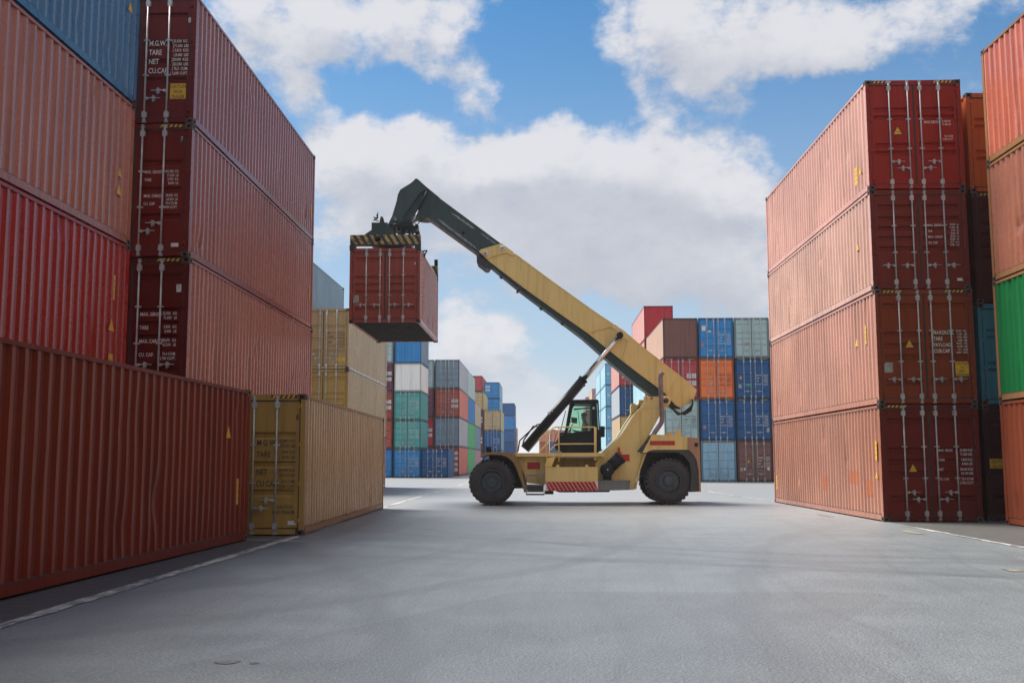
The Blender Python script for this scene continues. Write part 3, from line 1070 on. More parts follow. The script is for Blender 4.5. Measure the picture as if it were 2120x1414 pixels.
# ------------------------------------------------------------------ near right
lbR = ['brown container with side scrapes at the bottom of the near right stack', 'orange brown container with caution 9.6 plate, second from the ground at right',
       'red brown container with white side bands, third from the ground at right', 'red container with one warning triangle topmost of the near right stack']
zR, HR = [0, HC, 2 * HC, 2 * HC + ST], [HC, HC, ST, HC]
for k in range(4):
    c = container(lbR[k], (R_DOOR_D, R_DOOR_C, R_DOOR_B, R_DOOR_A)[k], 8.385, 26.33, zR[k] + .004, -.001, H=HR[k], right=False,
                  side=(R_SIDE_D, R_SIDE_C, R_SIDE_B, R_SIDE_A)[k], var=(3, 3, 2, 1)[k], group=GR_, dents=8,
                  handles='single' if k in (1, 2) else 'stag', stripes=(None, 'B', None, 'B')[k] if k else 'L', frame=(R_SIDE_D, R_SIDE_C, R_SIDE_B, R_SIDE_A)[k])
    if k == 0:
        letter_block(c, 1, [('MAX. GROSS', ['32.500 KGS', '71.650 LBS.']), ('TARE', ['3.840 KGS.', '8.460 LBS.']), ('NET', ['28.660 KGS.', '63.190 LBS.']), ('CU. CAP.', ['76.4 CU.M.', '2.700 CU.FT.'])], .20, 1.04, 1.79, .085, WHITE, .235, .09)
        triangle_sign(c, 0, -.44, 1.32, .24)
        side_sign(c, -1, .45, 1.15, 'tri', .2); side_sign(c, -1, .42, 1.75, 'box', .12)
        side_sign(c, -1, 11.75, .72, 'box', .14)
        for q in ((.75, 1.55, .60, 1.02), (2.05, 2.95, .88, 1.22), (5.0, 5.75, .62, 1.02)): wall_patch(c, -1, *q, C('fresh_orange_patch_side_paint', (.37, .125, .065), fade=.4, spec=.3))
    if k == 1:
        letter_block(c, 1, [('MAXGROSS.', ['32.500   KGS', '71.650   LBS']), ('TARE', ['3.900   KGS', '8.600   LBS']), ('PAYLOAD.', ['28.600   KGS', '63.050   LBS']), ('CUB.CAP.', ['76.3   CUM', '2.695   CUFT'])], .20, 1.04, 1.86, .135, WHITE, .155, .07)
        sign_plate(c, 1, ['CAUTION', '9.6', 'HIGH', 'CONTAINER'], .88, .88, .33, .36, .085)
        triangle_sign(c, 0, -.40, 1.52, .25)
        sticker(c, 0, -.94, .92, .21, .25, PLATE, 'data_plate')
        side_sign(c, -1, 1.7, 1.75, 'tri', .24); side_sign(c, -1, .9, 1.85, 'box', .1)
    if k == 2:
        letter_block(c, 1, [('MAX. GROSS', ['32.500   kg', '71.650   lbs']), ('TAR', ['3.740   kg', '8.250   lbs']), ('MAX. CARGO', ['28.760   kg', '63.400   lbs']), ('CU. CAP.', ['67.7   cu.m', '2.390   cu.ft'])], .22, 1.00, 1.70, .085, WHITE, .15, .068)
        sticker(c, 1, .98, .26, .16, .07, LABEL_W)
        side_sign(c, -1, 1.2, 1.35, 'tri', .2)
    if k == 3:
        letter_block(c, 1, [('MAX.GROSS', ['32.500 KG', '71.650 LB'])], .25, .93, 1.82, .10, WHITE, .15, .075)
        letter_block(c, 1, [('', ['76.4 CU.M.', '2.698 CU.FT.'])], .25, .98, 1.42, .10, WHITE, .15, .07)
        triangle_sign(c, 0, -.43, 1.56, .26)
        side_sign(c, -1, .75, .72, 'tri', .22); side_sign(c, -1, 1.1, .66, 'box', .22)

lbR2 = ['rust red container on the ground at the right edge', 'green container second from the ground at the right edge',
        'faded rust brown container above the green one', 'orange red container topmost at the right edge']
for k in range(4):
    m = (C('rust_red_paint', (.19, .045, .020)), GREEN, C('rust_brown_side_paint', (.28, .10, .06), fade=.5), ORANGE)[k]
    c = container(lbR2[k], m, 10.90, 25.28 - L40, HC * k + .004, 0.0, right=False, group=GR_, dents=10, turned=True,
                  frame=C('weathered_frame_paint', (.22, .11, .05), rust=.6) if k else m)
zR3, HR3 = [0, HC, HC + ST, 2 * HC + ST], [HC, ST, HC, ST + .08]
lbR3 = ['dark container on the ground with yellow caution sign in the gap at right', 'teal container in the dark gap at right',
        'dark maroon container in the gap beneath an orange one', 'orange container topmost in the gap between the right stacks']
for k in range(4):
    m = (C('near_black_red_paint', (.05, .010, .008)), C('teal_paint', (.05, .19, .25)), C('near_black_maroon_paint', (.06, .012, .010)), C('deep_orange_paint', (.40, .085, .018)))[k]
    c = container(lbR3[k], m, 11.10, 26.75, zR3[k] + .004, 0, H=HR3[k], right=False, group=GR_, dents=4, var=(3, 1, 2, 1)[k], stripes='L' if k == 2 else None)
    if k == 0: sign_plate(c, 0, ['CAUTION', '9.6 HIGH'], -.86, 1.42, .5, .24, .11)

# unseen stacks added behind the viewer to shape the light, continuing both rows
for x, y, rt in ((-8.3, -5.3, True), (-8.3, -18.2, True), (10.95, .5, False), (10.95, -12.2, False)):
    for k in range(4):
        container('unseen red oxide container added in the rows behind the viewer', OXIDE, x, y, HC * k + .004, 0, right=rt, lod=0, dents=0,
                  group='unseen containers added behind the viewer')

# ------------------------------------------------------------------ background stacks
BGC = {
    'blue': (.02, .155, .36), 'deep blue': (.010, .060, .165), 'navy blue': (.014, .075, .20), 'teal green': (.06, .24, .235), 'white': (.52, .55, .52),
    'grey blue': (.135, .19, .24), 'rust red': (.25, .060, .040), 'salmon': (.44, .15, .11), 'light grey': (.30, .33, .36), 'brick red': (.20, .045, .038),
    'green': (.07, .33, .12), 'pale green grey': (.33, .43, .39), 'purple maroon': (.11, .035, .055), 'bright red': (.30, .018, .025), 'tan': (.34, .255, .13),
    'brown': (.135, .062, .052), 'orange': (.52, .12, .028), 'grey green': (.24, .325, .33), 'pale blue': (.17, .30, .40), 'light blue': (.10, .32, .50),
    'sky side': (.27, .42, .48), 'pink side': (.42, .23, .21), 'cream': (.37, .29, .20), 'tan side': (.36, .24, .185), 'mauve': (.35, .18, .20), 'dark maroon': (.10, .03, .03), 'red': (.30, .040, .045)}


def BC(k, dim=1.0, **kw):
    return paint(k.replace(' ', '_') + ('_weathered_paint' if dim == 1 else '_dark_frame_paint'), tuple(min(.75, x * 1.4) * dim for x in BGC[k]), fade=.3, dirt=.35, rust=.25, **kw)  # frames get a darkened copy of the body colour


ORD = ['at the bottom', 'second from the ground', 'third from the ground', 'fourth from the ground', 'fifth from the ground', 'sixth from the ground']


def column(where, cols, x, y, right, group, L=L40, hs=None, lod=1, top_word=None):
    """a stack: cols = (door colour, side colour, blind end towards camera) from the ground up"""
    z = .004
    out = []
    n = len(cols)
    for k, cc in enumerate(cols):
        dc, sc, tn = (cc + (None, False))[:3] if isinstance(cc, tuple) else (cc, None, False)
        H = hs[k] if hs else HC
        pos = 'on top' if k == n - 1 and n > 1 else ORD[k]
        out.append(container(f'{dc} container {pos} of {where}', BC(dc), x, y, z, 0, L, H, lod, side=BC(sc) if sc else None, frame=BC(dc, dim=.45), frame2=BC(dc, dim=.45), var=(3, 5, 4)[(k + len(where)) % 3],
                             turned=tn, right=right, group=group, dents=0, end=BC(dc), stripes='B' if lod and random.Random(k * 7 + len(where)).random() < .5 else None))
        z += H
    return out


TW_ROWS = [('MAX.GR.', ['32.500 KGS', '71.650 LBS']), ('TARE', ['3.900 KGS', '8.600 LBS']), ('NET', ['28.600 KGS', '63.050 LBS']), ('CU.CAP.', ['76.4 CUM', '2.700 CUFT'])]


def bg_text(c, mat=None, z=1.75):
    letter_block(c, 1, TW_ROWS, .22, 1.02, z, .13, mat, .21, .09)


def white_labels(c, di=1, x=.42, z=1.5):
    """paired white panels on a door"""
    b = MB()
    for q in range(2):
        for w in range(2):
            b.box(x + w * .36, x + w * .36 + .30, .016, .0195, z - q * .52, z - q * .52 + .32)
            for l in range(3):
                b.box(x + w * .36 + .04, x + w * .36 + .24, .015, .016, z - q * .52 + .07 + l * .08, z - q * .52 + .095 + l * .08, 1)
    b.link('white_label', [LABEL_W, BLACKINK], c.doors[di])


# left background, first group (six metre boxes)
A = column('the stack below the lifted red container', [('blue', None), ('teal green', 'teal green'), ('teal green', 'teal green'), ('white', 'white', True), ('blue', 'grey blue', True)], -11.13, 94.5, True, GBL, L20, [ST] * 5)
for c in A[:3]: bg_text(c)
A0 = column('the stack left of the teal one', ['blue', 'rust red', 'brick red', 'purple maroon', 'grey green'], -13.72, 94.5, True, GBL, L20, [ST] * 5)
white_labels(A0[2]); white_labels(A0[3])
A1 = column('the low pair right of the blue one', [('deep blue', 'navy blue')], -8.62, 94.5, True, GBL, L20, [ST])
A1[0].root['label'] = 'single deep blue container on the ground with white door lettering'
bg_text(A1[0])
Bc = column('the grey and rust stack', [('brick red', 'salmon'), ('grey blue', 'light grey'), ('rust red', 'salmon'), ('grey blue', 'light grey')], -8.40, 104.0, True, GBL)
white_labels(Bc[2]); white_labels(Bc[0], 1, .42, 2.1); white_labels(Bc[0], 1, .42, 1.0)
B0 = column('the column left of the grey stack', ['brown', 'bright red', 'purple maroon', 'grey green'], -10.98, 104.0, True, GBL)
white_labels(B0[1])
B2 = column('the stack with two green boxes', ['green', 'green', 'blue', 'pale green grey'], -8.46, 116.6, True, GBL)
B3 = column('the sliver behind the two green boxes', ['mauve', 'grey blue', 'cream'], -8.48, 129.0, True, GBL)
C0 = column('the far stack with a purple lower half', ['purple maroon', 'purple maroon', 'purple maroon', 'tan'], -8.60, 149.0, True, GBL, hs=[HC, HC, HC, ST])
for c in C0[:3]: white_labels(c, 1, .5, 1.6)
C1 = column('the far stack right of the purple one', [('navy blue', 'grey blue'), ('navy blue', 'grey blue'), ('tan', 'tan')], -6.09, 149.0, True, GBL)
for c in C1: bg_text(c)
D = column('the tall far blue stack', [('navy blue', 'pale blue')] * 3 + [('blue', 'pale blue')] * 2, -6.95, 165.0, True, GBL, hs=[HC, HC, HC, ST, ST], lod=0)
white_labels(D[4], 0, -1.0, 1.7)
E_ = column('the farthest blue tower at left', ['navy blue', 'deep blue', 'navy blue', 'blue', 'navy blue'], -5.98, 215.0, True, GBL, hs=[ST, ST, ST, HC, ST], lod=0)
E2 = column('the pale sliver by the farthest blue tower', ['cream', 'tan', 'cream'], -5.9, 229.0, True, GBL, lod=0)
Fc = column('the far stack behind the purple one', ['mauve', 'brown', 'mauve', 'tan', 'rust red', 'red'], -10.13, 173.0, True, GBL, hs=[ST] * 6, lod=0)
white_labels(Fc[5], 0, -1.0, 1.5)

# right background block: doors to the camera
RB1 = column('the block column behind the boom foot', [('brick red', 'salmon'), ('grey green', 'light grey'), ('red', 'salmon'), ('brown', 'tan side', True)], 8.53, 74.0, False, GBR)
white_labels(RB1[2]); bg_text(RB1[1], BLACKINK)
RB2 = column('the middle block column at right', [('pale blue', None), ('navy blue', None), ('orange', None), ('blue', None)], 11.06, 74.0, False, GBR)
for c in (RB2[1], RB2[3]): bg_text(c)
bg_text(RB2[2], BLACKINK); triangle_sign(RB2[2], 0, -.42, 1.62, .3); sticker(RB2[2], 0, -.42, 1.1, .17, .26, PLATE, 'data_plate')
sticker(RB2[3], 0, -.86, 2.15, .28, .36, LABEL_W); sticker(RB2[3], 0, -.45, 1.93, .2, .12, LABEL_W); sticker(RB2[3], 0, -.95, .95, .2, .25, plain('faded_red_sticker', (.36, .16, .12)))
sticker(RB2[1], 0, -.94, .93, .2, .22, plain('faded_red_sticker', (.36, .16, .12)))
RB3 = column('the block beside the near right stack', [('brown', None), ('deep blue', None), ('deep blue', None), ('grey green', None)], 13.60, 74.0, False, GBR)
for c in (RB3[0], RB3[1], RB3[2]): bg_text(c)
triangle_sign(RB3[0], 0, -.46, 1.45, .3); triangle_sign(RB3[2], 0, -.86, 1.55, .3); sticker(RB3[2], 0, -.92, .92, .2, .28, PLATE, 'data_plate')
sticker(RB3[2], 0, -.36, 1.0, .3, .14, plain('green_sticker', (.03, .36, .16))); sticker(RB3[0], 0, -.95, .88, .2, .26, PLATE, 'data_plate'); sticker(RB3[0], 0, -.74, .90, .11, .18, LABEL_W)
sticker(RB3[0], 1, .92, .92, .16, .22, LABEL_W); sticker(RB3[1], 1, .98, .72, .2, .3, PLATE, 'data_plate')
sticker(RB3[3], 0, -.36, 1.0, .2, .25, plain('faded_tan_sticker', (.30, .24, .16)))
for c in RB3[3:] + RB1[1:2]: pass
RB4 = column('the block behind the near right stack', ['deep blue', 'grey green', 'rust red', 'blue'], 16.14, 74.0, False, GBR)
RC = column('the stack behind the brown block column', [('rust red', 'salmon'), ('tan', 'cream'), ('grey blue', 'sky side'), ('rust red', 'pink side'), ('bright red', 'pink side', True)], 8.55, 87.6, False, GBR)
RD = column('the stack behind the operator cab', [('brick red', 'salmon'), ('tan', 'cream'), ('deep blue', 'light grey'), ('red', 'pink side')], 7.36, 101.2, False, GBR)
bg_text(RD[2]); white_labels(RD[3], 0, -.9, 1.3)
RE = column('the light blue tower behind the cab', [('light blue', 'sky side')] * 5, 8.33, 140.0, False, GBR, lod=1)
for c in RE: sticker(c, 0, -.8, 1.5, .3, .3, LABEL_W)
RE2 = column('the second light blue tower', [('light blue', 'sky side')] * 5, 8.30, 152.6, False, GBR, lod=0)
RF = column('the far mauve tower', ['brick red', 'rust red', 'mauve', 'mauve', ('mauve', 'cream')], 8.9, 190.0, False, GBR, lod=0)
RG = column('the farthest mauve tower', ['brick red', 'rust red', 'mauve', 'red', 'mauve'], 8.7, 215.0, False, GBR, lod=0)
FB1 = column('the far end block under the handrail', [('orange', 'salmon'), ('rust red', 'salmon'), ('salmon', 'pink side')], -1.1, 250.0, False, GBR, lod=0)
FB2 = column('the far end block behind the cab front', ['navy blue', 'deep blue', 'salmon'], 1.5, 250.0, False, GBR, lod=0)
FB3 = column('the far end block hidden by the cab', ['brick red', 'grey blue', 'salmon'], 4.1, 250.0, False, GBR, lod=0)

# ------------------------------------------------------------------ lifted container
LX0, LX1 = P(724.3, 590, 35.05)[0], P(868.8, 590, 35.05)[0]
LZ = P(800, 668.5, 35.05)[1]
LIFT_RED = C('lifted_red_paint', (.26, .060, .042), rust=.25)
lift = container('red brown short container hanging from the reach stacker spreader', LIFT_RED, (LX0 + LX1) / 2 - CW / 2, 35.05, LZ, 0, L20, ST, 2, side=C('lifted_side_paint', (.34, .14, .105), fade=.5),
                 right=False, var=3, handles='single', dents=6, door=LIFT_RED)
sticker(lift, 0, -.98, .83, .2, .26, PLATE, 'data_plate')
letter_block(lift, 1, [('4', [])], 1.0, 1.1, 2.12, .15)
b = MB()
wall = [c for c in lift.root.children if c.name.startswith('side_wall')][1]
for k in range(10):      # a worn column of white figures, too faded to read
    z = 2.15 - k * .16
    b.box(CW / 2 - .013, CW / 2 - .010, .60, .60 + (.07, .10, .05)[k % 3], z, z + (.10, .07, .11, .06)[k % 4])
b.link('worn_marking', WHITE, wall)

# ------------------------------------------------------------------ reach stacker
CY = 37.9
YEL = paint('crane_yellow_paint', (.68, .52, .195), fade=.25, dirt=.36, rust=.22, rough=.40, spec=.3)
YEL_D = paint('rusty_crane_yellow_paint', (.40, .25, .09), fade=.3, dirt=.5, rust=.9, rough=.5)
BGREY = paint('boom_grey_green_paint', (.045, .072, .074), fade=.25, dirt=.3, rust=.12, rough=.42)
BSCUFF = plain('scuffed_grease_steel', (.21, .23, .23), .5, .3, .4, 14)
BLK = paint('black_machine_paint', (.018, .022, .025), fade=.2, dirt=.2, rust=.05, rough=.32)
CHROME = plain('chrome_rod', (.62, .63, .64), .16, 1.0, .08)
REDM = plain('red_panel', (.42, .022, .012), .5, 0, .15)
TYRE = plain('tyre_rubber', (.040, .041, .043), .75, 0, .3, 4)
RIM = plain('dark_rim', (.055, .075, .085), .42, .3, .35)
EXH = plain('exhaust_steel', (.24, .19, .21), .38, .8, .25)
GREYBOX = paint('grey_box_paint', (.20, .21, .21), fade=.4, dirt=.5, rust=.3)
GLASS = glass_mat()
RS = empty('reach_stacker', (0, CY, 0))
tag(RS, 'yellow reach stacker with long raised boom standing across the lane', 'reach stacker')


def part(mb, name, mats, parent=None):
    for i, q in enumerate(mb.v): mb.v[i] = (q[0], q[1] - CY, q[2])
    return mb.link(name, mats, parent if parent is not None else RS)


def sub(mb, name, mats, parent):
    return part(mb, name, mats, parent)


def PP(pts, Y): return [P(u, v, Y) for u, v in pts]


def P3(u, v, Y):
    x, z = P(u, v, Y)
    return (x, Y, z)


def arc_px(c, r, a0, a1, n):
    return [(c[0] + r * math.cos(R(a0 + (a1 - a0) * k / n)), c[1] - r * math.sin(R(a0 + (a1 - a0) * k / n))) for k in range(n + 1)]


YB, YBF = CY - .5, CY + .5      # boom faces
# main boom: yellow box with a raised pin plate
b = MB()
outl = [(1038.5, 505.5), (1066, 526), (1135, 577), (1199, 623), (1240, 652), (1270, 670.5), (1292, 686), (1330, 718.4), (1380, 757.5), (1430, 796), (1442.5, 807), (1434.7, 831.8), (1409.8, 844.5), (1398, 838),
        (1375, 812), (1330, 779), (1289.5, 747.7), (1214.4, 688), (1150, 643), (1079.5, 592.4), (1010, 539), (992, 521.5)]
b.prism(PP(outl, YB), YB, YBF)
boom = part(b, 'boom', YEL)
b = MB()      # edge flanges along the top of the boom
for Y0, Y1 in ((YB - .012, YB + .03), (YBF - .03, YBF + .012)):
    top = [(1066, 526), (1135, 577), (1199, 623), (1240, 652), (1292, 686), (1330, 718.4), (1430, 796)]
    b.prism(PP([(u, v - 1.2) for u, v in top] + [(u, v + 2.0) for u, v in reversed(top)], YB), Y0, Y1)
sub(b, 'edge_flange', YEL, boom)
b = MB()      # boom heel stiffeners
for u0, v0, u1, v1 in ((1424, 790, 1394, 832), (1405.5, 776, 1380, 818)):
    b.prism(PP([(u0, v0), (u0 + 3, v0 + 2), (u1 + 3, v1 + 2), (u1, v1)], YB), YB - .03, YB - .0015)
sub(b, 'stiffener', YEL, boom)
b = MB()      # cylinder pin plate: sunk triangle framed by raised plates
b.prism(PP([(1213, 687), (1271, 672), (1276, 673.5), (1216, 690.5)], YB), YB - .045, YB - .0015)
cut = [(1271, 671.5), (1303, 697)] + [(1301, 707)] + arc_px((1290, 713), 11, 30, 130, 5) + arc_px((1266, 690), 10, -10, 100, 5)
b.prism(PP(cut, YB), YB - .04, YB - .002)
b.prism(PP([(1302, 696), (1305, 699), (1294, 748), (1289, 744)], YB), YB - .045, YB - .0015)
sub(b, 'pin_plate', YEL, boom)
b = MB()
b.tube([P3(1284.5, 692.5, YB - .20), P3(1284.5, 692.5, YB - .02)], .10, 16)
sub(b, 'pin', plain('pin_steel', (.35, .35, .34), .35, .7), boom)
b = MB()      # dark lower boom plate
low = [(1010, 539), (1079.5, 592.4), (1150, 643), (1214.4, 688), (1289.5, 747.7), (1330, 779), (1375, 812), (1398, 838), (1409.8, 844.5)]
dn = [5, 8, 10, 13, 18, 20, 20, 8, 3]
b.prism(PP(low + [(u - d * .62, v + d * .80) for (u, v), d in reversed(list(zip(low, dn)))], YB), YB + .10, YBF - .10)
sub(b, 'boom_underside', BGREY, boom)
b = MB()
for u, v in ((1036.5, 569.5), (1119, 634.5), (1163, 666)):
    b.prism(PP([(u, v), (u + 5, v + 3.4), (u + 2, v + 8), (u - 3, v + 4.5)], YB), YB + .05, YB + .14)
sub(b, 'hose_clip', DARK, boom)
b = MB()
b.prism(PP([(1070, 587), (1079, 592), (1080, 600), (1071, 597)], YB), YB - .06, YB + .06)
b.prism(PP([(1073, 596), (1078, 598), (1073, 607), (1068, 607), (1070, 602)], YB), YB - .03, YB + .03)
sub(b, 'bracket', DARK, boom)
b = MB()      # front collar
col = [(1038.5, 504.5), (1061, 521), (1066, 528), (1062, 531), (1048, 524), (1040, 526), (1016, 533), (1011, 538), (991.5, 521), (996, 517)]
b.prism(PP(col, YB), YB - .05, YB - .001)
collar = sub(b, 'collar', YEL, boom)
for u, v in ((1005.5, 525.5), (1040.5, 515)):
    b = MB()
    x, z = P(u, v, YB)
    b.lathe_y(x, z, [(.0, YB - .10), (.085, YB - .10), (.10, YB - .085), (.10, YB - .05)], 20, 0)
    b.lathe_y(x, z, [(.0, YB - .115), (.028, YB - .115), (.03, YB - .10)], 12, 1)
    part(b, 'slide_pad', [plain('white_slide_pad', (.55, .55, .53), .5), DARK], boom)
b = MB()
b.prism(PP([(986.5, 526), (1010, 540), (1014, 548), (1010, 555), (1004, 556), (987, 543)], YB), YB + .05, YBF - .05)
sub(b, 'slide_block', DARK, boom)

# telescopic inner boom
b = MB()
YI, YIF = YB + .07, YBF - .07
inn = [(886, 392), (1040, 506), (1012, 540), (991.6, 525.4), (886, 449.5)]
b.prism(PP(inn, YB), YI, YIF)
inner = part(b, 'telescopic_boom', BGREY)
b = MB()      # grease scuffs where the pads slide, and the rusty bottom edge
rr = random.Random(3)
def scuff(u0, v0, u1, v1, w, n):
    pts_a, pts_b = [], []
    for k in range(n + 1):
        t = k / n
        u, v = u0 + (u1 - u0) * t, v0 + (v1 - v0) * t
        e = min(1, 6 * t, 6 * (1 - t))
        pts_a.append((u + rr.uniform(-1, 1), v - w * e * rr.uniform(.5, 1)))
        pts_b.append((u + rr.uniform(-1, 1), v + w * e * rr.uniform(.5, 1)))
    b.prism(PP(pts_a + pts_b[::-1], YB), YI - .003, YI - .001)
scuff(934, 440, 983, 474, 3.2, 14); scuff(993, 481, 1030, 507, 2.6, 12)
scuff(902, 450, 990, 517, 3.4, 22)
sub(b, 'grease_scuff', BSCUFF, inner)
b = MB()
b.prism(PP([(884, 449), (991.6, 526), (989, 530), (882, 452.5)], YB), YI - .004, YI + .10)
sub(b, 'bottom_edge', plain('rusty_edge', (.16, .13, .11), .6, 0, .4), inner)
b = MB()
x, z = P(959, 481, YB)
b.lathe_y(x, z, [(0, YI - .006), (.07, YI - .006), (.07, YI)], 14)
sub(b, 'inspection_hole', HOLE, inner)

# gooseneck head: two cheek plates on a boxed core
b = MB()
core = [(861, 372), (872, 378), (910, 409), (886, 449.5), (876, 450), (866, 449), (858, 446), (850, 451), (838, 457), (834, 452), (838, 440), (862, 412), (876, 396), (850, 384)]
b.prism(PP(core, YB), YI - .02, YIF + .02)
head = part(b, 'boom_head', BGREY)
cheek = [(861.2, 370.5), (866, 372.5), (889, 393.5), (883, 396), (876, 396.5), (870, 400), (848, 432), (838, 444), (835, 452), (833.5, 459), (803.5, 467), (807, 459), (812, 449), (821.5, 418), (824, 404), (829, 394), (837, 389), (850, 381), (856, 376)]
for nm, a, c in (('cheek_plate', YB - .06, YB), ('cheek_plate', YBF, YBF + .06)):
    b = MB(); b.prism(PP(cheek, YB), a, c); sub(b, nm, BGREY, head)
b = MB()
for Y in (YB - .065,):
    x, z = P(819.6, 455.5, YB)
    b.lathe_y(x, z, [(0, Y - .03), (.09, Y - .03), (.12, Y - .012), (.12, Y + .02)], 18)
    b.box(x - .06, x + .06, Y - .04, Y - .03, z - .02, z + .02, 1); b.box(x - .03, x + .03, Y - .041, Y - .03, z + .03, z + .05, 1); b.box(x - .03, x + .03, Y - .041, Y - .03, z - .05, z - .03, 1)
sub(b, 'head_pin', [BGREY, BSCUFF], head)
b = MB()      # damping cylinder
b.tube([P3(885, 396, YB - .12), P3(867, 434, YB - .12)], .05, 8, 0)
b.tube([P3(867, 434, YB - .12), P3(855, 458, YB - .12)], .026, 8, 1)
b.tube([P3(885, 393.5, YB - .16), P3(885, 393.5, YB)], .05, 10, 0)
sub(b, 'damping_cylinder', [BLK, CHROME], head)
b = MB()
b.tube([P3(876, 449, CY - .2), P3(872, 457, CY - .2), P3(866, 462, CY - .2), P3(862, 472, CY - .2)], .018, 6)
b.tube([P3(868, 449, YB), P3(874, 455, YB), P3(880, 452, YB)], .03, 6)
sub(b, 'hose', RUBBER, head)

# spreader with hazard painted end beams
HAZ = worn_stripes('worn_hazard_paint', (.42, .32, .10), (.022, .028, .030), .235, .62, .75)
cz_top = LZ + ST
lx = (LX0 + LX1) / 2
b = MB()
b.box(lx - .55, lx + .45, 35.6, 40.6, cz_top + .16, cz_top + .42)
b.box(lx - .50, lx - .22, 35.3, 40.9, cz_top + .20, cz_top + .38); b.box(lx + .2, lx + .48, 35.3, 40.9, cz_top + .20, cz_top + .38)
spreader = part(b, 'spreader', BLK)
for y0, y1 in ((35.02, 35.30), (40.84, 41.12)):
    b = MB()
    b.box(lx - CW / 2 + .01, lx + CW / 2 - .01, y0, y1, cz_top + .125, cz_top + .455)
    e = sub(b, 'end_beam', HAZ, spreader)
    b = MB()
    b.box(lx - CW / 2 + .55, lx - CW / 2 + 1.75, y0 + .02, y1 - .02, cz_top + .075, cz_top + .125) if y0 > 40 else b.box(lx - .02, lx + .62, y0 + .02, y1 - .02, cz_top + .07, cz_top + .125)
    b.box(lx - CW / 2 + .03, lx + CW / 2 - .03, y0 + .01, y1 - .01, cz_top + .10, cz_top + .1245)
    sub(b, 'beam_lip', DARK, spreader)
    for s in (-1, 1):
        b = MB()
        b.box(lx + s * (CW / 2 - .02), lx + s * (CW / 2 - .20), y0 + .005, y0 + .2, cz_top + .002, cz_top + .10)
        b.box(lx + s * (CW / 2 + .012), lx + s * (CW / 2 - .12), y0 + .03, y0 + .10, cz_top - .06, cz_top + .12)
        sub(b, 'twistlock', DARK, spreader)
b = MB()
x, z = P(782, 494.5, 35.02)
b.lathe_y(x, z, [(0, 35.012), (.11, 35.012), (.11, 35.02)], 16)
o = sub(b, 'beam_hole', HOLE, spreader)
b = MB()      # far guide post and lamp
b.box(lx + CW / 2 - .14, lx + CW / 2 - .01, 40.88, 41.08, cz_top + .455, cz_top + .72)
b.box(lx + CW / 2 - .12, lx + CW / 2 - .04, 35.06, 35.2, cz_top + .456, cz_top + .56)
sub(b, 'guide_post', BLK, spreader)
b = MB()      # trapezoid valve cover
YS = 35.5
b.prism(PP([(752, 488), (769.3, 476), (769.3, 461), (802, 461), (812, 485), (812, 488)], YS), YS, YS + 1.1)
sub(b, 'valve_cover', BGREY, spreader)
b = MB()
b.prism(PP([(783, 461.5), (786, 446), (789.5, 445.5), (792, 456), (796, 461.5)], YS), YS + .2, YS + .5)
for dx, dz in ((-5, 3), (-7, -2), (-2, -8), (-8, 5), (0, -12)):
    b.tube([P3(782, 452, YS + .3), P3(782 + dx * 1.2, 452 + dz, YS + .3)], .022, 5)
b.tube([P3(774, 449, YS + .3), P3(777, 456, YS + .3), P3(784, 458, YS + .3)], .02, 5)
sub(b, 'hose_fitting', DARK, spreader)
b = MB()      # rotator under the head
b.prism(PP([(803.5, 467), (854.5, 461), (855, 470.5), (803, 471)], YB), YB - .1, YBF + .1)
for u in (806, 814, 823, 833, 846, 852):
    b.prism(PP([(u, 470.5), (u + 3.4, 470.5), (u + 3.8, 487), (u - .4, 487)], YB), YB + .1 * (u % 3), YB + .1 * (u % 3) + .16)
b.prism(PP([(836, 468), (864.5, 468), (865, 474), (862, 478), (836, 477)], YB), YB - .05, YB + .5)
b.prism(PP([(829, 471), (834, 471), (839, 487), (831, 487)], YB), YB - .12, YB - .06)
x, z = P(815, 482, CY)
b.box(x - .45, x + .75, CY - .55, CY + .55, cz_top + .40, cz_top + .62)
b.tube([P3(822, 478, YB - .1), P3(832, 486, YB - .3)], .03, 6); b.tube([P3(845, 478, YB - .1), P3(857, 487, YB - .4)], .02, 6)
b.prism(PP([(859, 462.5), (866, 466), (866, 470), (860, 470)], YB), YB - .02, YB + .2)
b.prism(PP([(861, 481), (868, 480), (870, 490), (861, 490)], 35.6), 35.5, 35.8)
sub(b, 'rotator', BLK, spreader)
b = MB()      # hoses at the far right of the spreader
b.tube([P3(871, 521, 36.0), P3(877, 520, 36.1), P3(884, 519, 36.2)], .028, 6)
b.tube([P3(884, 519, 36.2), P3(880, 526, 36.2), P3(878, 533, 36.2)], .03, 6)
b.tube([P3(876, 520, 36.1), P3(879, 528, 36.2)], .02, 6)
sub(b, 'hose', DARK, spreader)

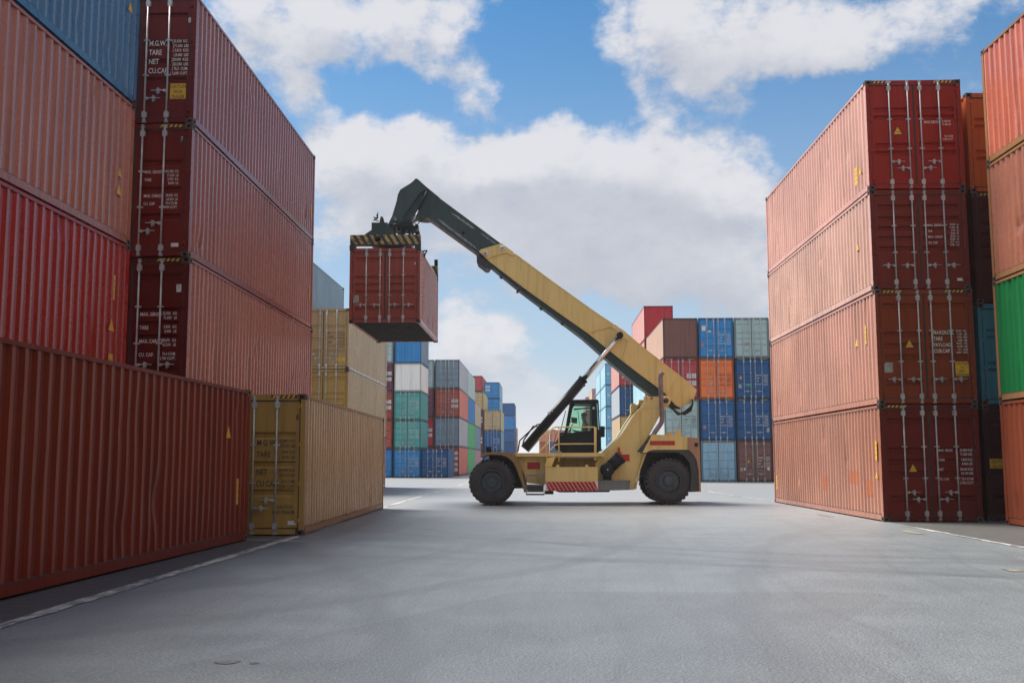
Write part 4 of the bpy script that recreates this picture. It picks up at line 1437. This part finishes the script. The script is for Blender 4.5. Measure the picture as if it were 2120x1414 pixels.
# lift cylinders
for sgn, nm in ((-1, 'near'), (1, 'far')):
    Y0 = CY + sgn * .98 + (.0 if sgn < 0 else 0)
    Yt = CY + sgn * .66
    a, m_, e = (1086, 929), (1207, 785.5), (1284.5, 692.5)
    def q3(p, Y): 
        x, z = P(p[0], p[1], CY - .98)
        return (x, Y, z)
    p0, p1, p2 = q3(a, Y0), q3(m_, (Y0 + Yt) / 2), q3(e, Yt)
    b = MB()
    b.tube([p0, p1], .158, 20)
    d = (Vector(p1) - Vector(p0)).normalized()
    b.tube([tuple(Vector(p1) - d * .03), tuple(Vector(p1) + d * .05)], .178, 20)
    cyl = part(b, 'lift_cylinder', BLK)
    b = MB(); b.tube([p1, p2], .085, 18)
    sub(b, 'piston_rod', CHROME, cyl)
    b = MB(); b.tube([(p2[0], p2[1] - .13, p2[2]), (p2[0], p2[1] + .13, p2[2])], .12, 14)
    sub(b, 'rod_eye', BLK, cyl)
    if sgn < 0:
        b = MB()
        b.tube([q3((1119, 884), Y0), q3((1104, 882), Y0), q3((1092, 900), Y0), q3((1085, 910), Y0), q3((1081, 925), Y0)], .028, 6)
        b.tube([q3((1124, 877), Y0), q3((1112, 879), Y0), q3((1096, 893), Y0), q3((1076, 912), Y0), q3((1072, 935), Y0)], .028, 6)
        sub(b, 'hose', RUBBER, cyl)
        b = MB()
        for u, v in ((1134.5, 853.5), (1140, 849)):
            b.tube([q3((u, v), Y0), q3((u + 5, v + 4), Y0)], .05, 8)
        sub(b, 'grease_fitting', CHROME, cyl)

# chassis
YF = 36.75       # near side of the frame
YFF = 2 * CY - YF
b = MB()
b.prism(PP([(1070, 940), (1250, 938.5), (1335, 938.5), (1321, 974), (1312, 1013.7), (1240, 1014), (1240, 1003), (1130, 1003), (1092, 1000), (1078, 965)], YF), YF, YFF)
chassis = part(b, 'chassis', YEL)
b = MB()      # deck edge and walkway plate
b.prism(PP([(1066, 938), (1250, 937), (1250, 944.5), (1070, 945)], YF), YF - .32, YF - .001)
b.prism(PP([(1168, 944.6), (1232, 944.6), (1232, 947.5), (1166, 947.5)], YF), YF - .32, YF - .02, 1)
sub(b, 'deck', [YEL, GREYBOX], chassis)
b = MB()
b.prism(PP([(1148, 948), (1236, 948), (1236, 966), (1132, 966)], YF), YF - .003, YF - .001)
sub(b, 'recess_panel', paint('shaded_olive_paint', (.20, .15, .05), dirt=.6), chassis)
b = MB()
b.prism(PP([(1133, 948), (1150, 945), (1142, 966), (1127, 966), (1129, 961)], YF - .2), YF - .34, YF - .28)
sub(b, 'gusset', YEL, chassis)
YT = 35.95
b = MB()      # side tank
b.prism(PP([(1129, 967.5), (1237.5, 967), (1238.5, 1015.5), (1129, 1016)], YT), YT, YF - .002)
tank = part(b, 'side_tank', YEL)
RWH = MB()
x0, z0 = P(1129.6, 1015.6, YT); x1, z1 = P(1238, 997, YT)
n = 13
RWH.box(x0, x1, YT - .004, YT - .001, z0, z1, 0)
p_ = (x1 - x0) / n
for k in range(n):
    a = x0 + k * p_
    h_ = z1 - z0
    sl = -.19
    poly = [(a + .10, z0), (a + .22, z0), (a + .22 + sl, z1), (a + .10 + sl, z1)]
    poly = [(min(max(px, x0), x1), pz) for px, pz in poly]
    RWH.prism(poly, YT - .007, YT - .0045, 1)
sub(RWH, 'warning_stripe', [plain('white_stripe_paint', (.68, .66, .66), .5, 0, .08), REDM], tank)
b = MB()
for u in (1152, 1212):
    b.prism(PP([(u, 962), (u + 6, 962), (u + 6, 967.5), (u, 967.5)], YT), YT + .08, YT + .13)
sub(b, 'lifting_eye', YEL, tank)
b = MB()      # grey box behind the tank
b.prism(PP([(1239, 996), (1305, 996), (1303, 1014), (1239, 1016)], YT + .1), YT + .1, YF - .002)
b.prism(PP([(1239, 994.5), (1306, 994.5), (1306, 996.5), (1239, 996.5)], YT + .08), YT + .06, YF - .002)
part(b, 'battery_box', GREYBOX)
b = MB()
b.prism(PP([(1128, 1017), (1146, 1017), (1146, 1023), (1128, 1023)], YT + .3), YT + .3, YF + .4)
b.prism(PP([(1150, 1016.2), (1196, 1016.2), (1190, 1019), (1158, 1019)], YT + .4), YT + .4, YF)
b.prism(PP([(1196, 1016.4), (1262, 1014.6), (1262, 1018.5), (1196, 1019)], YT + .3), YT + .3, YF + .6)
b.box(P(1130, 1010, CY)[0], P(1312, 1010, CY)[0], CY - .8, CY + .8, .55, .85)
part(b, 'belly_plate', DARK)
b = MB()      # access steps
for v in (983.8, 1004.2, 1023.4):
    b.prism(PP([(1090, v - 1.6), (1127, v - 1.6), (1127, v + 1.6), (1090, v + 1.6)], YT), YT, YT + .32)
for u in (1089, 1125.5):
    b.prism(PP([(u, 978 if u > 1100 else 984), (u + 1.8, 978 if u > 1100 else 984), (u + 1.8, 1025), (u, 1025)], YT), YT - .01, YT + .02)
b.prism(PP([(1091, 1005), (1125, 1005), (1125, 1019), (1091, 1019)], YT), YT + .30, YT + .33)
part(b, 'access_steps', GREYBOX)
b = MB()
b.prism(PP([(1091.8, 957), (1118, 957), (1118, 971), (1091.8, 971)], YF), YF - .012, YF - .001)
sub(b, 'red_panel', REDM, chassis)

# wheels
def wheel(u, v, Yn, w, rad, name='wheel', dual=False, far=False, hub=0):
    x, z = P(u, v, Yn if not far else 2 * CY - Yn)
    z = rad
    t = MB()
    y0, y1 = (Yn, Yn + w) if not far else (2 * CY - Yn - w, 2 * CY - Yn)
    yo, sg = (y0, 1) if not far else (y1, -1)
    prof = [(rad * .52, yo + sg * .05), (rad * .60, yo + sg * .012), (rad * .74, yo), (rad * .86, yo + sg * .012), (rad * .935, yo + sg * .05),
            (rad * .955, yo + sg * .10), (rad * .955, yo + sg * (w - .10)), (rad * .935, yo + sg * (w - .05)), (rad * .74, yo + sg * w), (rad * .52, yo + sg * (w - .05))]
    if sg > 0: prof = prof[::-1]
    t.lathe_y(x, z, prof, 56, 0, True)
    n = 30
    for k in range(n):          # tread lugs, two staggered rows
        for row in (0, 1):
            a = 2 * math.pi * (k + .5 * row) / n
            ca, sa = math.cos(a), math.sin(a)
            ya, yb = (yo + sg * .022, yo + sg * w * .46) if row == 0 else (yo + sg * w * .54, yo + sg * (w - .022))
            for (r0, r1, hw0, hw1, yy0, yy1) in ((rad * .90, rad, .052, .046, ya, yb),):
                pts = []
                for y_ in (yy0, yy1):
                    for r_, s_ in ((r0, -1), (r1, -1), (r1, 1), (r0, 1)):
                        hw = (hw0 if r_ == r0 else hw1) * s_
                        pts.append((x + ca * r_ - sa * hw, y_, z + sa * r_ + ca * hw))
                for q in ((0, 1, 2, 3), (7, 6, 5, 4), (0, 4, 5, 1), (1, 5, 6, 2), (2, 6, 7, 3)):
                    t.face([pts[i] for i in q])
    wh = part(t, 'wheel', TYRE)
    wh.name = 'wheel'
    r = MB()
    e = yo + sg * .03
    rp = [(rad * .535, e + sg * .02), (rad * .535, e - sg * .012), (rad * .50, e - sg * .015), (rad * .48, e + sg * .02), (rad * .45, e + sg * .09), (rad * .44, e + sg * (.10 if hub else .16)), (rad * .24, e + sg * (.09 if hub else .16)), (rad * .22, e + sg * (.02 if hub else .10)), (rad * .14, e + sg * (.0 if hub else .09)), (.0, e + sg * (.0 if hub else .09))]
    if sg > 0: rp = rp[::-1]
    r.lathe_y(x, z, rp, 40, 0, False)
    rim = sub(r, 'rim', RIM, wh)
    if not far:
        bo = MB()
        for k in range(20):
            a = 2 * math.pi * k / 20
            rr_ = rad * (.40 if not hub else .36)
            bx, bz = x + rr_ * math.cos(a), z + rr_ * math.sin(a)
            yb_ = e + (.155 if not hub else .085)
            bo.tube([(bx, yb_, bz), (bx, yb_ - .035, bz)], .020, 6)
        sub(bo, 'wheel_nuts', plain('wheel_nut_steel', (.12, .12, .12), .5, .4), wh)
    return wh


wheel(1018, 1000, 35.85, .55, .790)
wheel(1018, 1000, 36.45, .55, .790)
wheel(1026, 1000, 35.85, .55, .790, far=True)
wheel(1385, 998, 36.35, .58, .800, hub=1)
wheel(1365.5, 998, 36.35, .58, .800, far=True)
b = MB()
x, _ = P(1018, 1000, 36)
b.tube([(x, 36.3, .79), (x, 39.6, .79)], .26, 14)
b.box(x - .4, x + 1.0, 36.9, 38.9, .55, 1.35)
x2, _ = P(1375, 1000, 37.5)
b.tube([(x2, 36.6, .80), (x2, 39.2, .80)], .2, 12)
b.box(x2 - .6, x2 + .5, 37.2, 38.6, .6, 1.4)
part(b, 'axle', DARK)

# front fenders
for Y0, Y1 in ((35.8, 37.02), (2 * CY - 37.02, 2 * CY - 35.8)):
    b = MB()
    out_ = [(992.5, 945.5), (1004, 936.5), (1030, 935.5), (1063, 936.5), (1069, 946), (1077, 965), (1086, 1000), (1089, 1019)]
    inn_ = [(1085, 1019), (1080, 1000), (1070, 972), (1062, 956), (1050, 946), (1036, 941.5), (1010, 940.5), (996, 946)]
    b.prism(PP(out_ + inn_, 35.8), Y0, Y1)
    fd = part(b, 'front_fender', paint('dusty_yellow_paint', (.26, .175, .075), fade=.3, dirt=.6, rust=.6))
    b = MB()
    b.prism(PP([(1010, 941), (1036, 942), (1050, 946.5), (1062, 956.5), (1070, 972.5), (1080, 1000), (1083, 1012), (1060, 1012), (1012, 960)], 35.8), (36.5 if Y0 < CY else 2 * CY - 36.9), (36.9 if Y0 < CY else 2 * CY - 36.5))
    sub(b, 'wheel_arch', DARK, fd)
b = MB()
x, z = P(1011.5, 930, 36.2)
b.box(x - .05, x + .05, 36.15, 36.25, z - .10, z - .06)
b.tube([(x + .10, 36.2, z), (x - .09, 36.2, z)], .105, 12)
x, z = P(1006.5, 934, 36.2)
part(b, 'headlight', BLK)

# mast: two leaning plates with the boom pivot
mast_px = [(1334, 820.8), (1378, 820.5), (1385, 822), (1388.5, 829.5), (1385, 838), (1378, 846), (1369, 855), (1345, 899), (1321.5, 934), (1327, 938), (1337, 938), (1324, 962), (1317, 990), (1312, 1013.7), (1303, 1014), (1240, 1001), (1232, 960), (1248, 939), (1260, 927),
           (1285, 902), (1304, 871), (1316, 852), (1328, 843), (1334, 832)]
for a, c in ((YF - .06, YF + .24), (YFF - .24, YFF + .06)):
    b = MB(); b.prism(PP(mast_px, YF - .06), a, c)
    ms = part(b, 'mast', YEL)
    if a < CY:
        b = MB()
        x, z = P(1378.4, 829.5, a)
        b.lathe_y(x, z, [(0, a - .14), (.075, a - .14), (.09, a - .12), (.09, a - .04)], 18, 1)
        b.lathe_y(x, z, [(.0, a - .05), (.155, a - .05), (.17, a - .035), (.17, a)], 24, 0)
        sub(b, 'boom_pivot', [YEL, DARK], ms)
        b = MB()
        fl = [(1334, 822), (1334.5, 833), (1329, 843.5), (1317, 853), (1305, 872), (1286, 903), (1262, 928), (1250, 938)]
        b.prism(PP(fl + [(u + 3.2, v + 2.0) for u, v in reversed(fl)], a), a - .05, a - .001)
        b.prism(PP([(1328, 843), (1366, 843), (1366, 845), (1328, 845)], a), a - .02, a - .001)
        b.prism(PP([(1321, 974), (1324.5, 974), (1338, 939), (1334.5, 938.5)], a), a - .10, a - .001)
        b.prism(PP([(1313, 1013.7), (1317, 1012), (1325, 974), (1321, 974)], a), a - .10, a - .001)
        b.prism(PP([(1249, 989), (1251, 989), (1302, 915), (1300, 914)], a), a - .012, a - .001)
        sub(b, 'mast_flange', YEL, ms)
        b = MB()
        for u, v in ((1336.5, 826), (1349, 824)):
            x, z = P(u, v, a)
            b.lathe_y(x, z, [(0, a - .025), (.045, a - .025), (.045, a)], 10)
        sub(b, 'bolt', plain('rusty_bolt', (.30, .13, .08), .5), ms)
        b = MB()
        b.prism(PP([(1279, 941), (1303.4, 940.5), (1303.4, 954.5), (1279, 955)], a), a - .014, a - .001)
        b.prism(PP([(1279, 926), (1283, 926), (1283, 936), (1286, 936), (1286, 942.5), (1279.5, 942.5)], a), a - .10, a - .001)
        sub(b, 'red_panel', REDM, ms)
    else:
        b = MB()
        b.prism(PP([(1316, 833), (1319, 828.5), (1324, 828.5), (1330, 832), (1335, 826), (1335, 850), (1316, 850)], YF - .06), a, c)
        sub(b, 'lug', YEL, ms)
b = MB()
b.prism(PP([(1250, 938), (1262, 926), (1290, 898), (1310, 866), (1330, 842), (1336, 846), (1300, 905), (1270, 938)], YF), YF + .24, YFF - .24)
part(b, 'mast_web', GREYBOX)

# air cleaners
for u, v, r_ in ((1257.5, 972, .235), (1275, 957.5, .20)):
    b = MB()
    x, z = P(u, v, 36.3)
    if r_ > .21:
        b.lathe_y(x, z, [(0, 36.18), (.20, 36.18), (r_, 36.22), (r_, 36.68)], 24)
        b.box(x - .02, x + .025, 36.17, 36.18, z - .02, z + .02, 1)
        b.box(x - .14, x + .14, 36.3, 36.68, z - .52, z - .20)
    else:
        b.tube([(x + .17, 36.5, z + .17), (x - .17, 36.45, z - .13)], r_ * 1.05, 18)
        b.tube([(x + .20, 36.5, z + .2), (x + .12, 36.5, z + .13)], r_ * 1.15, 18)
    part(b, 'air_cleaner', [BLK, WHITE])

# engine hood, counterweight and rear fenders
YH, YHF = 36.28, 2 * CY - 36.28
b = MB()
hood = [(1331, 937), (1350.7, 899), (1400, 901.5), (1428, 904.8), (1446, 907), (1447.5, 931), (1440, 931), (1428, 930.8), (1354.6, 930.8), (1345, 932.5), (1338, 937)]
b.prism(PP(hood, YH), YH, YHF)
hd = part(b, 'engine_hood', YEL)
b = MB()
b.prism(PP([(1345.7, 912.6), (1397.2, 912.6), (1397.2, 921.6), (1345.7, 921.6)], YH), YH - .010, YH - .001)
sub(b, 'red_stripe', REDM, hd)
b = MB()
for u, w_ in ((1379, 11), (1397, 13)):
    b.prism(PP([(u, 904), (u, 895), (u + 3, 889.5 if w_ > 11 else 893.5), (u + w_ - 3, 889.5 if w_ > 11 else 893.5), (u + w_, 896), (u + w_, 905)], YH + .4), YH + .35, YH + .45)
sub(b, 'lifting_lug', YEL, hd)
b = MB()
b.prism(PP([(1320, 934.5), (1351, 899), (1356, 899), (1326, 936)], YH), YH + .15, YH + .3)
sub(b, 'hood_seal', DARK, hd)
b = MB()      # rear counterweight corner with its square pocket, rust-streaked
rust_px = [(1424, 905), (1446, 907), (1448.8, 931), (1451, 1017.8), (1447, 1017.8), (1446, 975), (1442, 953), (1436, 941), (1428, 933), (1424, 931)]
b.prism(PP(rust_px, YH), YH - .035, YH - .001)
b.prism(PP([(1446.5, 907.2), (1449, 931), (1451, 1017.8), (1449, 1017.8), (1446, 931)], YH), YH, YHF)
cw = part(b, 'counterweight', paint('rust_streaked_paint', (.36, .21, .13), fade=.5, dirt=.6, rust=1.0))
b = MB()
b.prism(PP([(1438, 916.5), (1445, 916.5), (1445, 924.5), (1438, 924.5)], YH - .04), YH - .042, YH - .036)
sub(b, 'pocket', HOLE, cw)
b = MB()
fen = [(1446, 958), (1448, 1017.5), (1428, 1018.5), (1424, 1000), (1428, 960), (1420, 945), (1400, 934), (1438, 945)]
b.prism(PP([(1430, 933), (1440, 945), (1446, 962), (1447.5, 1017.5), (1429, 1018.5), (1432, 985), (1428, 958), (1415, 942), (1400, 936)], YH), YH + .03, YH + .55)
b.prism(PP([(1330, 939), (1347, 933.5), (1430, 933), (1446, 960), (1447, 1000), (1390, 1000), (1330, 985)], YH), YH + 1.0, YHF - 1.0)
b.prism(PP([(1338, 931.5), (1432, 931.2), (1436, 936), (1338, 936)], YH), YH + .02, YHF - .02)
part(b, 'rear_fender', plain('dark_green_grey_fender', (.045, .052, .048), .6))

# exhaust stack
b = MB()
ye = 36.45
b.tube([P3(1352, 902, ye), P3(1356, 894, ye), P3(1366, 880, ye), P3(1369.8, 874, ye), P3(1370.8, 866, ye), P3(1369, 830, ye), P3(1367.6, 782, ye), P3(1368.2, 776, ye), P3(1371.5, 771, ye)], [.085] * 7 + [.082, .085], 14, 0, False)
b.tube([P3(1371.5, 771, ye), P3(1371.6, 770.9, ye)], .075, 12, 1)
part(b, 'exhaust_pipe', [EXH, HOLE])
b = MB()
for k in range(3):
    pts = [(1392, 846), (1404, 855 + 2 * k), (1418, 858 - 3 * k), (1430, 850 - 4 * k), (1434, 836), (1433, 826)]
    b.tube([P3(u, v, YB - .05 - .08 * k) for u, v in pts], .035, 6)
b.tube([P3(1392, 846, YB), P3(1385, 838, YB), P3(1398, 845, YB)], .05, 6)
part(b, 'hydraulic_hose', RUBBER)
b = MB()
b.tube([P3(1300, 760, CY), P3(1330, 800, CY), P3(1352, 818, CY)], .035, 6)
part(b, 'hydraulic_hose', RUBBER)

# operator cab
YC, YCF = CY - .78, CY + .78
cab = MB()
lowb = [(1147, 922), (1156, 906), (1172, 899), (1180, 896), (1236, 890), (1241, 889), (1243, 924), (1246, 931), (1238, 937), (1172, 937), (1160, 932), (1150, 930)]
cab.prism(PP(lowb, YC), YC, YC + .05)
cab.prism(PP(lowb, YC), YCF - .05, YCF)
cab.prism(PP([(1147, 922), (1156, 906), (1160, 905), (1152, 928), (1150, 930)], YC), YC + .05, YCF - .05)
cab.prism(PP([(1237, 889), (1243, 889), (1245, 931), (1239, 934)], YC), YC + .05, YCF - .05)
cab.prism(PP([(1152, 928), (1240, 930), (1238, 937), (1165, 937)], YC), YC + .05, YCF - .05)
# roof
cab.prism(PP([(1181, 829.5), (1186, 827.5), (1237, 827), (1239.3, 830), (1239.5, 833.5), (1180, 834)], YC), YC - .03, YCF + .03)
# pillars
for Yp in (YC, YCF - .07):
    cab.prism(PP([(1181, 833), (1189, 833), (1186, 842), (1178, 885), (1172, 902), (1166, 903), (1172, 885), (1178, 850)], YC), Yp, Yp + .07)
    cab.prism(PP([(1225, 833), (1234.5, 833), (1237, 890), (1229, 895), (1225, 895)], YC), Yp, Yp + .07)
    cab.prism(PP([(1186, 833), (1226, 833), (1226, 836.5), (1190, 836.5), (1186, 845), (1183, 845)], YC), Yp, Yp + .07)
cab.prism(PP([(1237, 833), (1239.5, 833), (1242.5, 889), (1240.5, 889)], YC), YC, YC + .05)
cab.prism(PP([(1237, 833), (1239.5, 833), (1242.5, 889), (1240.5, 889)], YC), YCF - .05, YCF)
cabo = part(cab, 'cab', BLK)
b = MB()
b.prism(PP([(1188, 845.5), (1221, 843), (1221, 845.5), (1187.4, 849)], YC), YC + .02, YC + .05)
b.tube([P3(1196, 850, YC + .3), P3(1200, 880, YC + .3)], .012, 5)
sub(b, 'window_bar', DARK, cabo)
for nm, poly, Yp in (('side_window', [(1186, 838), (1225, 836.5), (1226, 896), (1174, 899), (1179, 880)], YC + .03), ('side_window', [(1186, 838), (1225, 836.5), (1226, 896), (1174, 899), (1179, 880)], YCF - .04),
                     ('rear_window', [(1234.5, 834), (1237, 834), (1240.5, 889), (1237, 889)], YC + .02)):
    b = MB(); b.prism(PP(poly, YC), Yp, Yp + .008); sub(b, nm, GLASS, cabo)
b = MB()
xa, za = P(1179.5, 834, YC); xb, zb = P(1157, 905, YC)
b.face([(xa, YC + .06, za), (xa, YCF - .06, za), (xb, YCF - .06, zb), (xb, YC + .06, zb)])
xa, za = P(1239, 834, YC); xb, zb = P(1242, 889, YC)
b.face([(xa, YC + .06, za), (xa, YCF - .06, za), (xb, YCF - .06, zb), (xb, YC + .06, zb)])
b.face([P3(1178, 840, YC), P3(1181, 834, YC), P3(1172, 884, YC), P3(1160, 903, YC), P3(1157, 903, YC)])
ws = sub(b, 'windscreen', GLASS, cabo)
b = MB()
b.tube([P3(1171, 850, YC + .2), P3(1160, 893, YC + .2)], .018, 5)
b.tube([P3(1154, 891, YC - .05), P3(1146, 919, YC - .05)], .012, 5)
sub(b, 'wiper', DARK, cabo)
b = MB()
b.prism(PP([(1182, 864), (1195, 865), (1194.5, 877), (1184, 875.5)], YC), YC - .12, YC - .06)
b.tube([P3(1184, 870, YC - .09), P3(1178, 876, YC)], .016, 5)
sub(b, 'mirror', DARK, cabo)
b = MB()
b.prism(PP([(1243, 882), (1252.5, 882), (1252.5, 904), (1243, 905)], YC), YC + .1, YC + .5)
b.tube([P3(1243, 893, YC + .3), P3(1238, 893, YC + .3)], .02, 5)
sub(b, 'work_box', BLK, cabo)
b = MB()
b.prism(PP([(1227, 842.5), (1231, 842.5), (1231, 847), (1227, 847)], YC), YC - .004, YC - .001)
sub(b, 'sticker', LABEL_W, cabo)
b = MB()
b.prism(PP([(1212, 892), (1224, 893), (1226, 866), (1229, 866), (1229, 905), (1204, 905), (1205, 897)], YC), CY - .28, CY + .28)
b.prism(PP([(1206, 905), (1224, 905), (1226, 931), (1204, 931)], YC), CY - .2, CY + .2)
sub(b, 'seat', RUBBER, cabo)
b = MB()
sx, sz = P(1183, 884, YC)
ring = [(sx + .10 * math.cos(t * math.pi / 8) * .55, CY - .12 + .19 * math.sin(t * math.pi / 8), sz + .12 * math.cos(t * math.pi / 8)) for t in range(17)]
b.tube(ring, .016, 6)
b.tube([(sx, CY - .12, sz), (sx - .25, CY - .12, sz - .75)], .03, 6)
b.box(sx - .45, sx - .1, YC + .1, YCF - .1, sz - .75, sz - .18)
sub(b, 'steering_wheel', DARK, cabo)
b = MB()
for k in range(10):
    b.box(sx - .2 + .1 * k, sx - .14 + .1 * k, YC - .01 - .02 * (k % 2), YC + .1, P(1170, 941, YC)[1], P(1170, 936, YC)[1])
sub(b, 'cab_mount', DARK, cabo)

# handrails
b = MB()
YR = YF - .30
def rail(pts, r=.022, Y=YR): b.tube([P3(u, v, Y) for u, v in pts], r, 8)
rail([(1232.5, 953), (1232.5, 886), (1231, 884), (1150, 884), (1144, 886), (1131, 903), (1131, 966)])
rail([(1232.5, 918.5), (1157, 919), (1150, 921), (1131, 940)])
rail([(1157, 955), (1157, 884)])
for u in (1231, 1233.8): rail([(u, 884.5), (u, 953)], .02)
rail([(1117, 938), (1117, 908), (1137, 890), (1150, 890)], .02, YR + 1.1)
rail([(1141, 890), (1141, 912)], .02, YR + 1.1)
rail([(1117, 934), (1131, 920), (1141, 911)], .02, YR + 1.1)
part(b, 'handrail', YEL)

# ------------------------------------------------------------------ operator
def person_mesh():
    hx, hz = P(1212, 862, YC)          # head centre
    v, e, r = [], [], []
    def add(p, rad, par=None):
        v.append(p); r.append(rad)
        if par is not None: e.append((par, len(v) - 1))
        return len(v) - 1
    y = CY
    pel = add((hx + .02, y, hz - .80), (.17, .14))
    wa = add((hx + .02, y, hz - .58), (.145, .11), pel)
    ch = add((hx + .0, y, hz - .36), (.18, .12), wa)
    nk = add((hx - .01, y, hz - .17), (.065, .065), ch)
    h1 = add((hx - .02, y, hz - .08), (.075, .085), nk)
    h2 = add((hx - .02, y, hz + .02), (.092, .10), h1)
    add((hx - .01, y, hz + .10), (.06, .07), h2)
    add((hx - .115, y, hz - .02), (.018, .018), h2)     # nose
    for s in (-1, 1):
        add((hx, y + s * .105, hz), (.015, .022), h2)    # ears
        sh = add((hx + .02, y + s * .22, hz - .27), (.07, .07), ch)
        el_ = add((hx - .08, y + s * .27, hz - .55), (.05, .05), sh)
        wr = add((hx - .34, y + s * .16, hz - .50), (.032, .032), el_)
        pa = add((hx - .41, y + s * .15, hz - .48), (.036, .022), wr)
        for k in range(4):
            f1 = add((hx - .45, y + s * (.125 + .018 * k), hz - .46 + .004 * k), (.009, .009), pa)
            add((hx - .47 + .004 * k, y + s * (.120 + .018 * k), hz - .50), (.008, .008), f1)
        add((hx - .42, y + s * .11, hz - .45), (.010, .010), pa)
        kn = add((hx - .45, y + s * .14, hz - .78), (.078, .078), pel)
        an = add((hx - .55, y + s * .14, hz - 1.18), (.05, .05), kn)
        add((hx - .72, y + s * .14, hz - 1.22), (.045, .035), an)
    me = bpy.data.meshes.new('person')
    me.from_pydata(v, e, [])
    o = bpy.data.objects.new('person', me)
    COL.objects.link(o)
    o.modifiers.new('skin', 'SKIN').use_smooth_shade = True
    sl = me.skin_vertices[0].data
    for k, q in enumerate(r): sl[k].radius = q
    sl[0].use_root = True
    o.modifiers.new('sub', 'SUBSURF').levels = 1
    o.modifiers['sub'].render_levels = 1
    m, bb, bs = new_mat('clothes_and_skin')
    pos = bb.n('ShaderNodeNewGeometry').outputs['Position']
    zz = bb.n('ShaderNodeSeparateXYZ', {0: pos}).outputs[2]
    hi = bb.m('GREATER_THAN', zz, hz - .16)
    xx = bb.n('ShaderNodeSeparateXYZ', {0: pos}).outputs[0]
    hand = bb.m('MULTIPLY', bb.m('LESS_THAN', xx, hx - .36), bb.m('GREATER_THAN', zz, hz - .56))
    skin = bb.m('MAXIMUM', hi, hand)
    low = bb.m('LESS_THAN', zz, hz - .70)
    cc = bb.mix(low, (.035, .055, .06), (.02, .022, .03))
    cc = bb.mix(skin, cc, (.28, .15, .10))
    bb.set(bs, 'Base Color', cc)
    bb.set(bs, 'Roughness', .7)
    me.materials.append(m)
    tag(o, 'seated operator in dark clothing inside the black cab', 'person')
    cp = MB()
    n = 14
    prof = [(.112, -.0), (.116, .04), (.105, .085), (.07, .118), (.0, .13)]
    rings = [[(hx - .012 + a * math.cos(2 * math.pi * k / n), y + a * math.sin(2 * math.pi * k / n), hz + .045 + h_) for k in range(n)] for a, h_ in prof]
    for ra, rb in zip(rings, rings[1:]):
        for k in range(n):
            cp.face([ra[k], ra[(k + 1) % n], rb[(k + 1) % n], rb[k]], 0, True)
    cp.link('hair', plain('dark_hair', (.02, .018, .016), .8), o)


person_mesh()

# ------------------------------------------------------------------ air between the near stacks and the far ones
hz_ = MB()
hz_.box(-720, 720, -80, 1920, -1.0, 19.0)
hm = bpy.data.materials.new('haze_air')
hm.use_nodes = True
hm.node_tree.nodes.clear()
hb = NB(hm.node_tree)
pv = hb.n('ShaderNodeVolumePrincipled', {'Color': (.86, .90, 1.0, 1), 'Density': .00025, 'Anisotropy': .2})
ho = hb.n('ShaderNodeOutputMaterial')
hm.node_tree.links.new(pv.outputs[0], ho.inputs['Volume'])
tag(hz_.link('haze', hm), kind='stuff')

for o in S.objects:
    if o.parent is None and 'label' in o and not 4 <= len(o['label'].split()) <= 16: print('LABEL', len(o['label'].split()), o['label'])
seen = {}
for o in S.objects:
    if 'label' in o: seen.setdefault(o['label'], []).append(o.name)
for k, v in seen.items():
    if len(v) > 1: print('DUP', k)
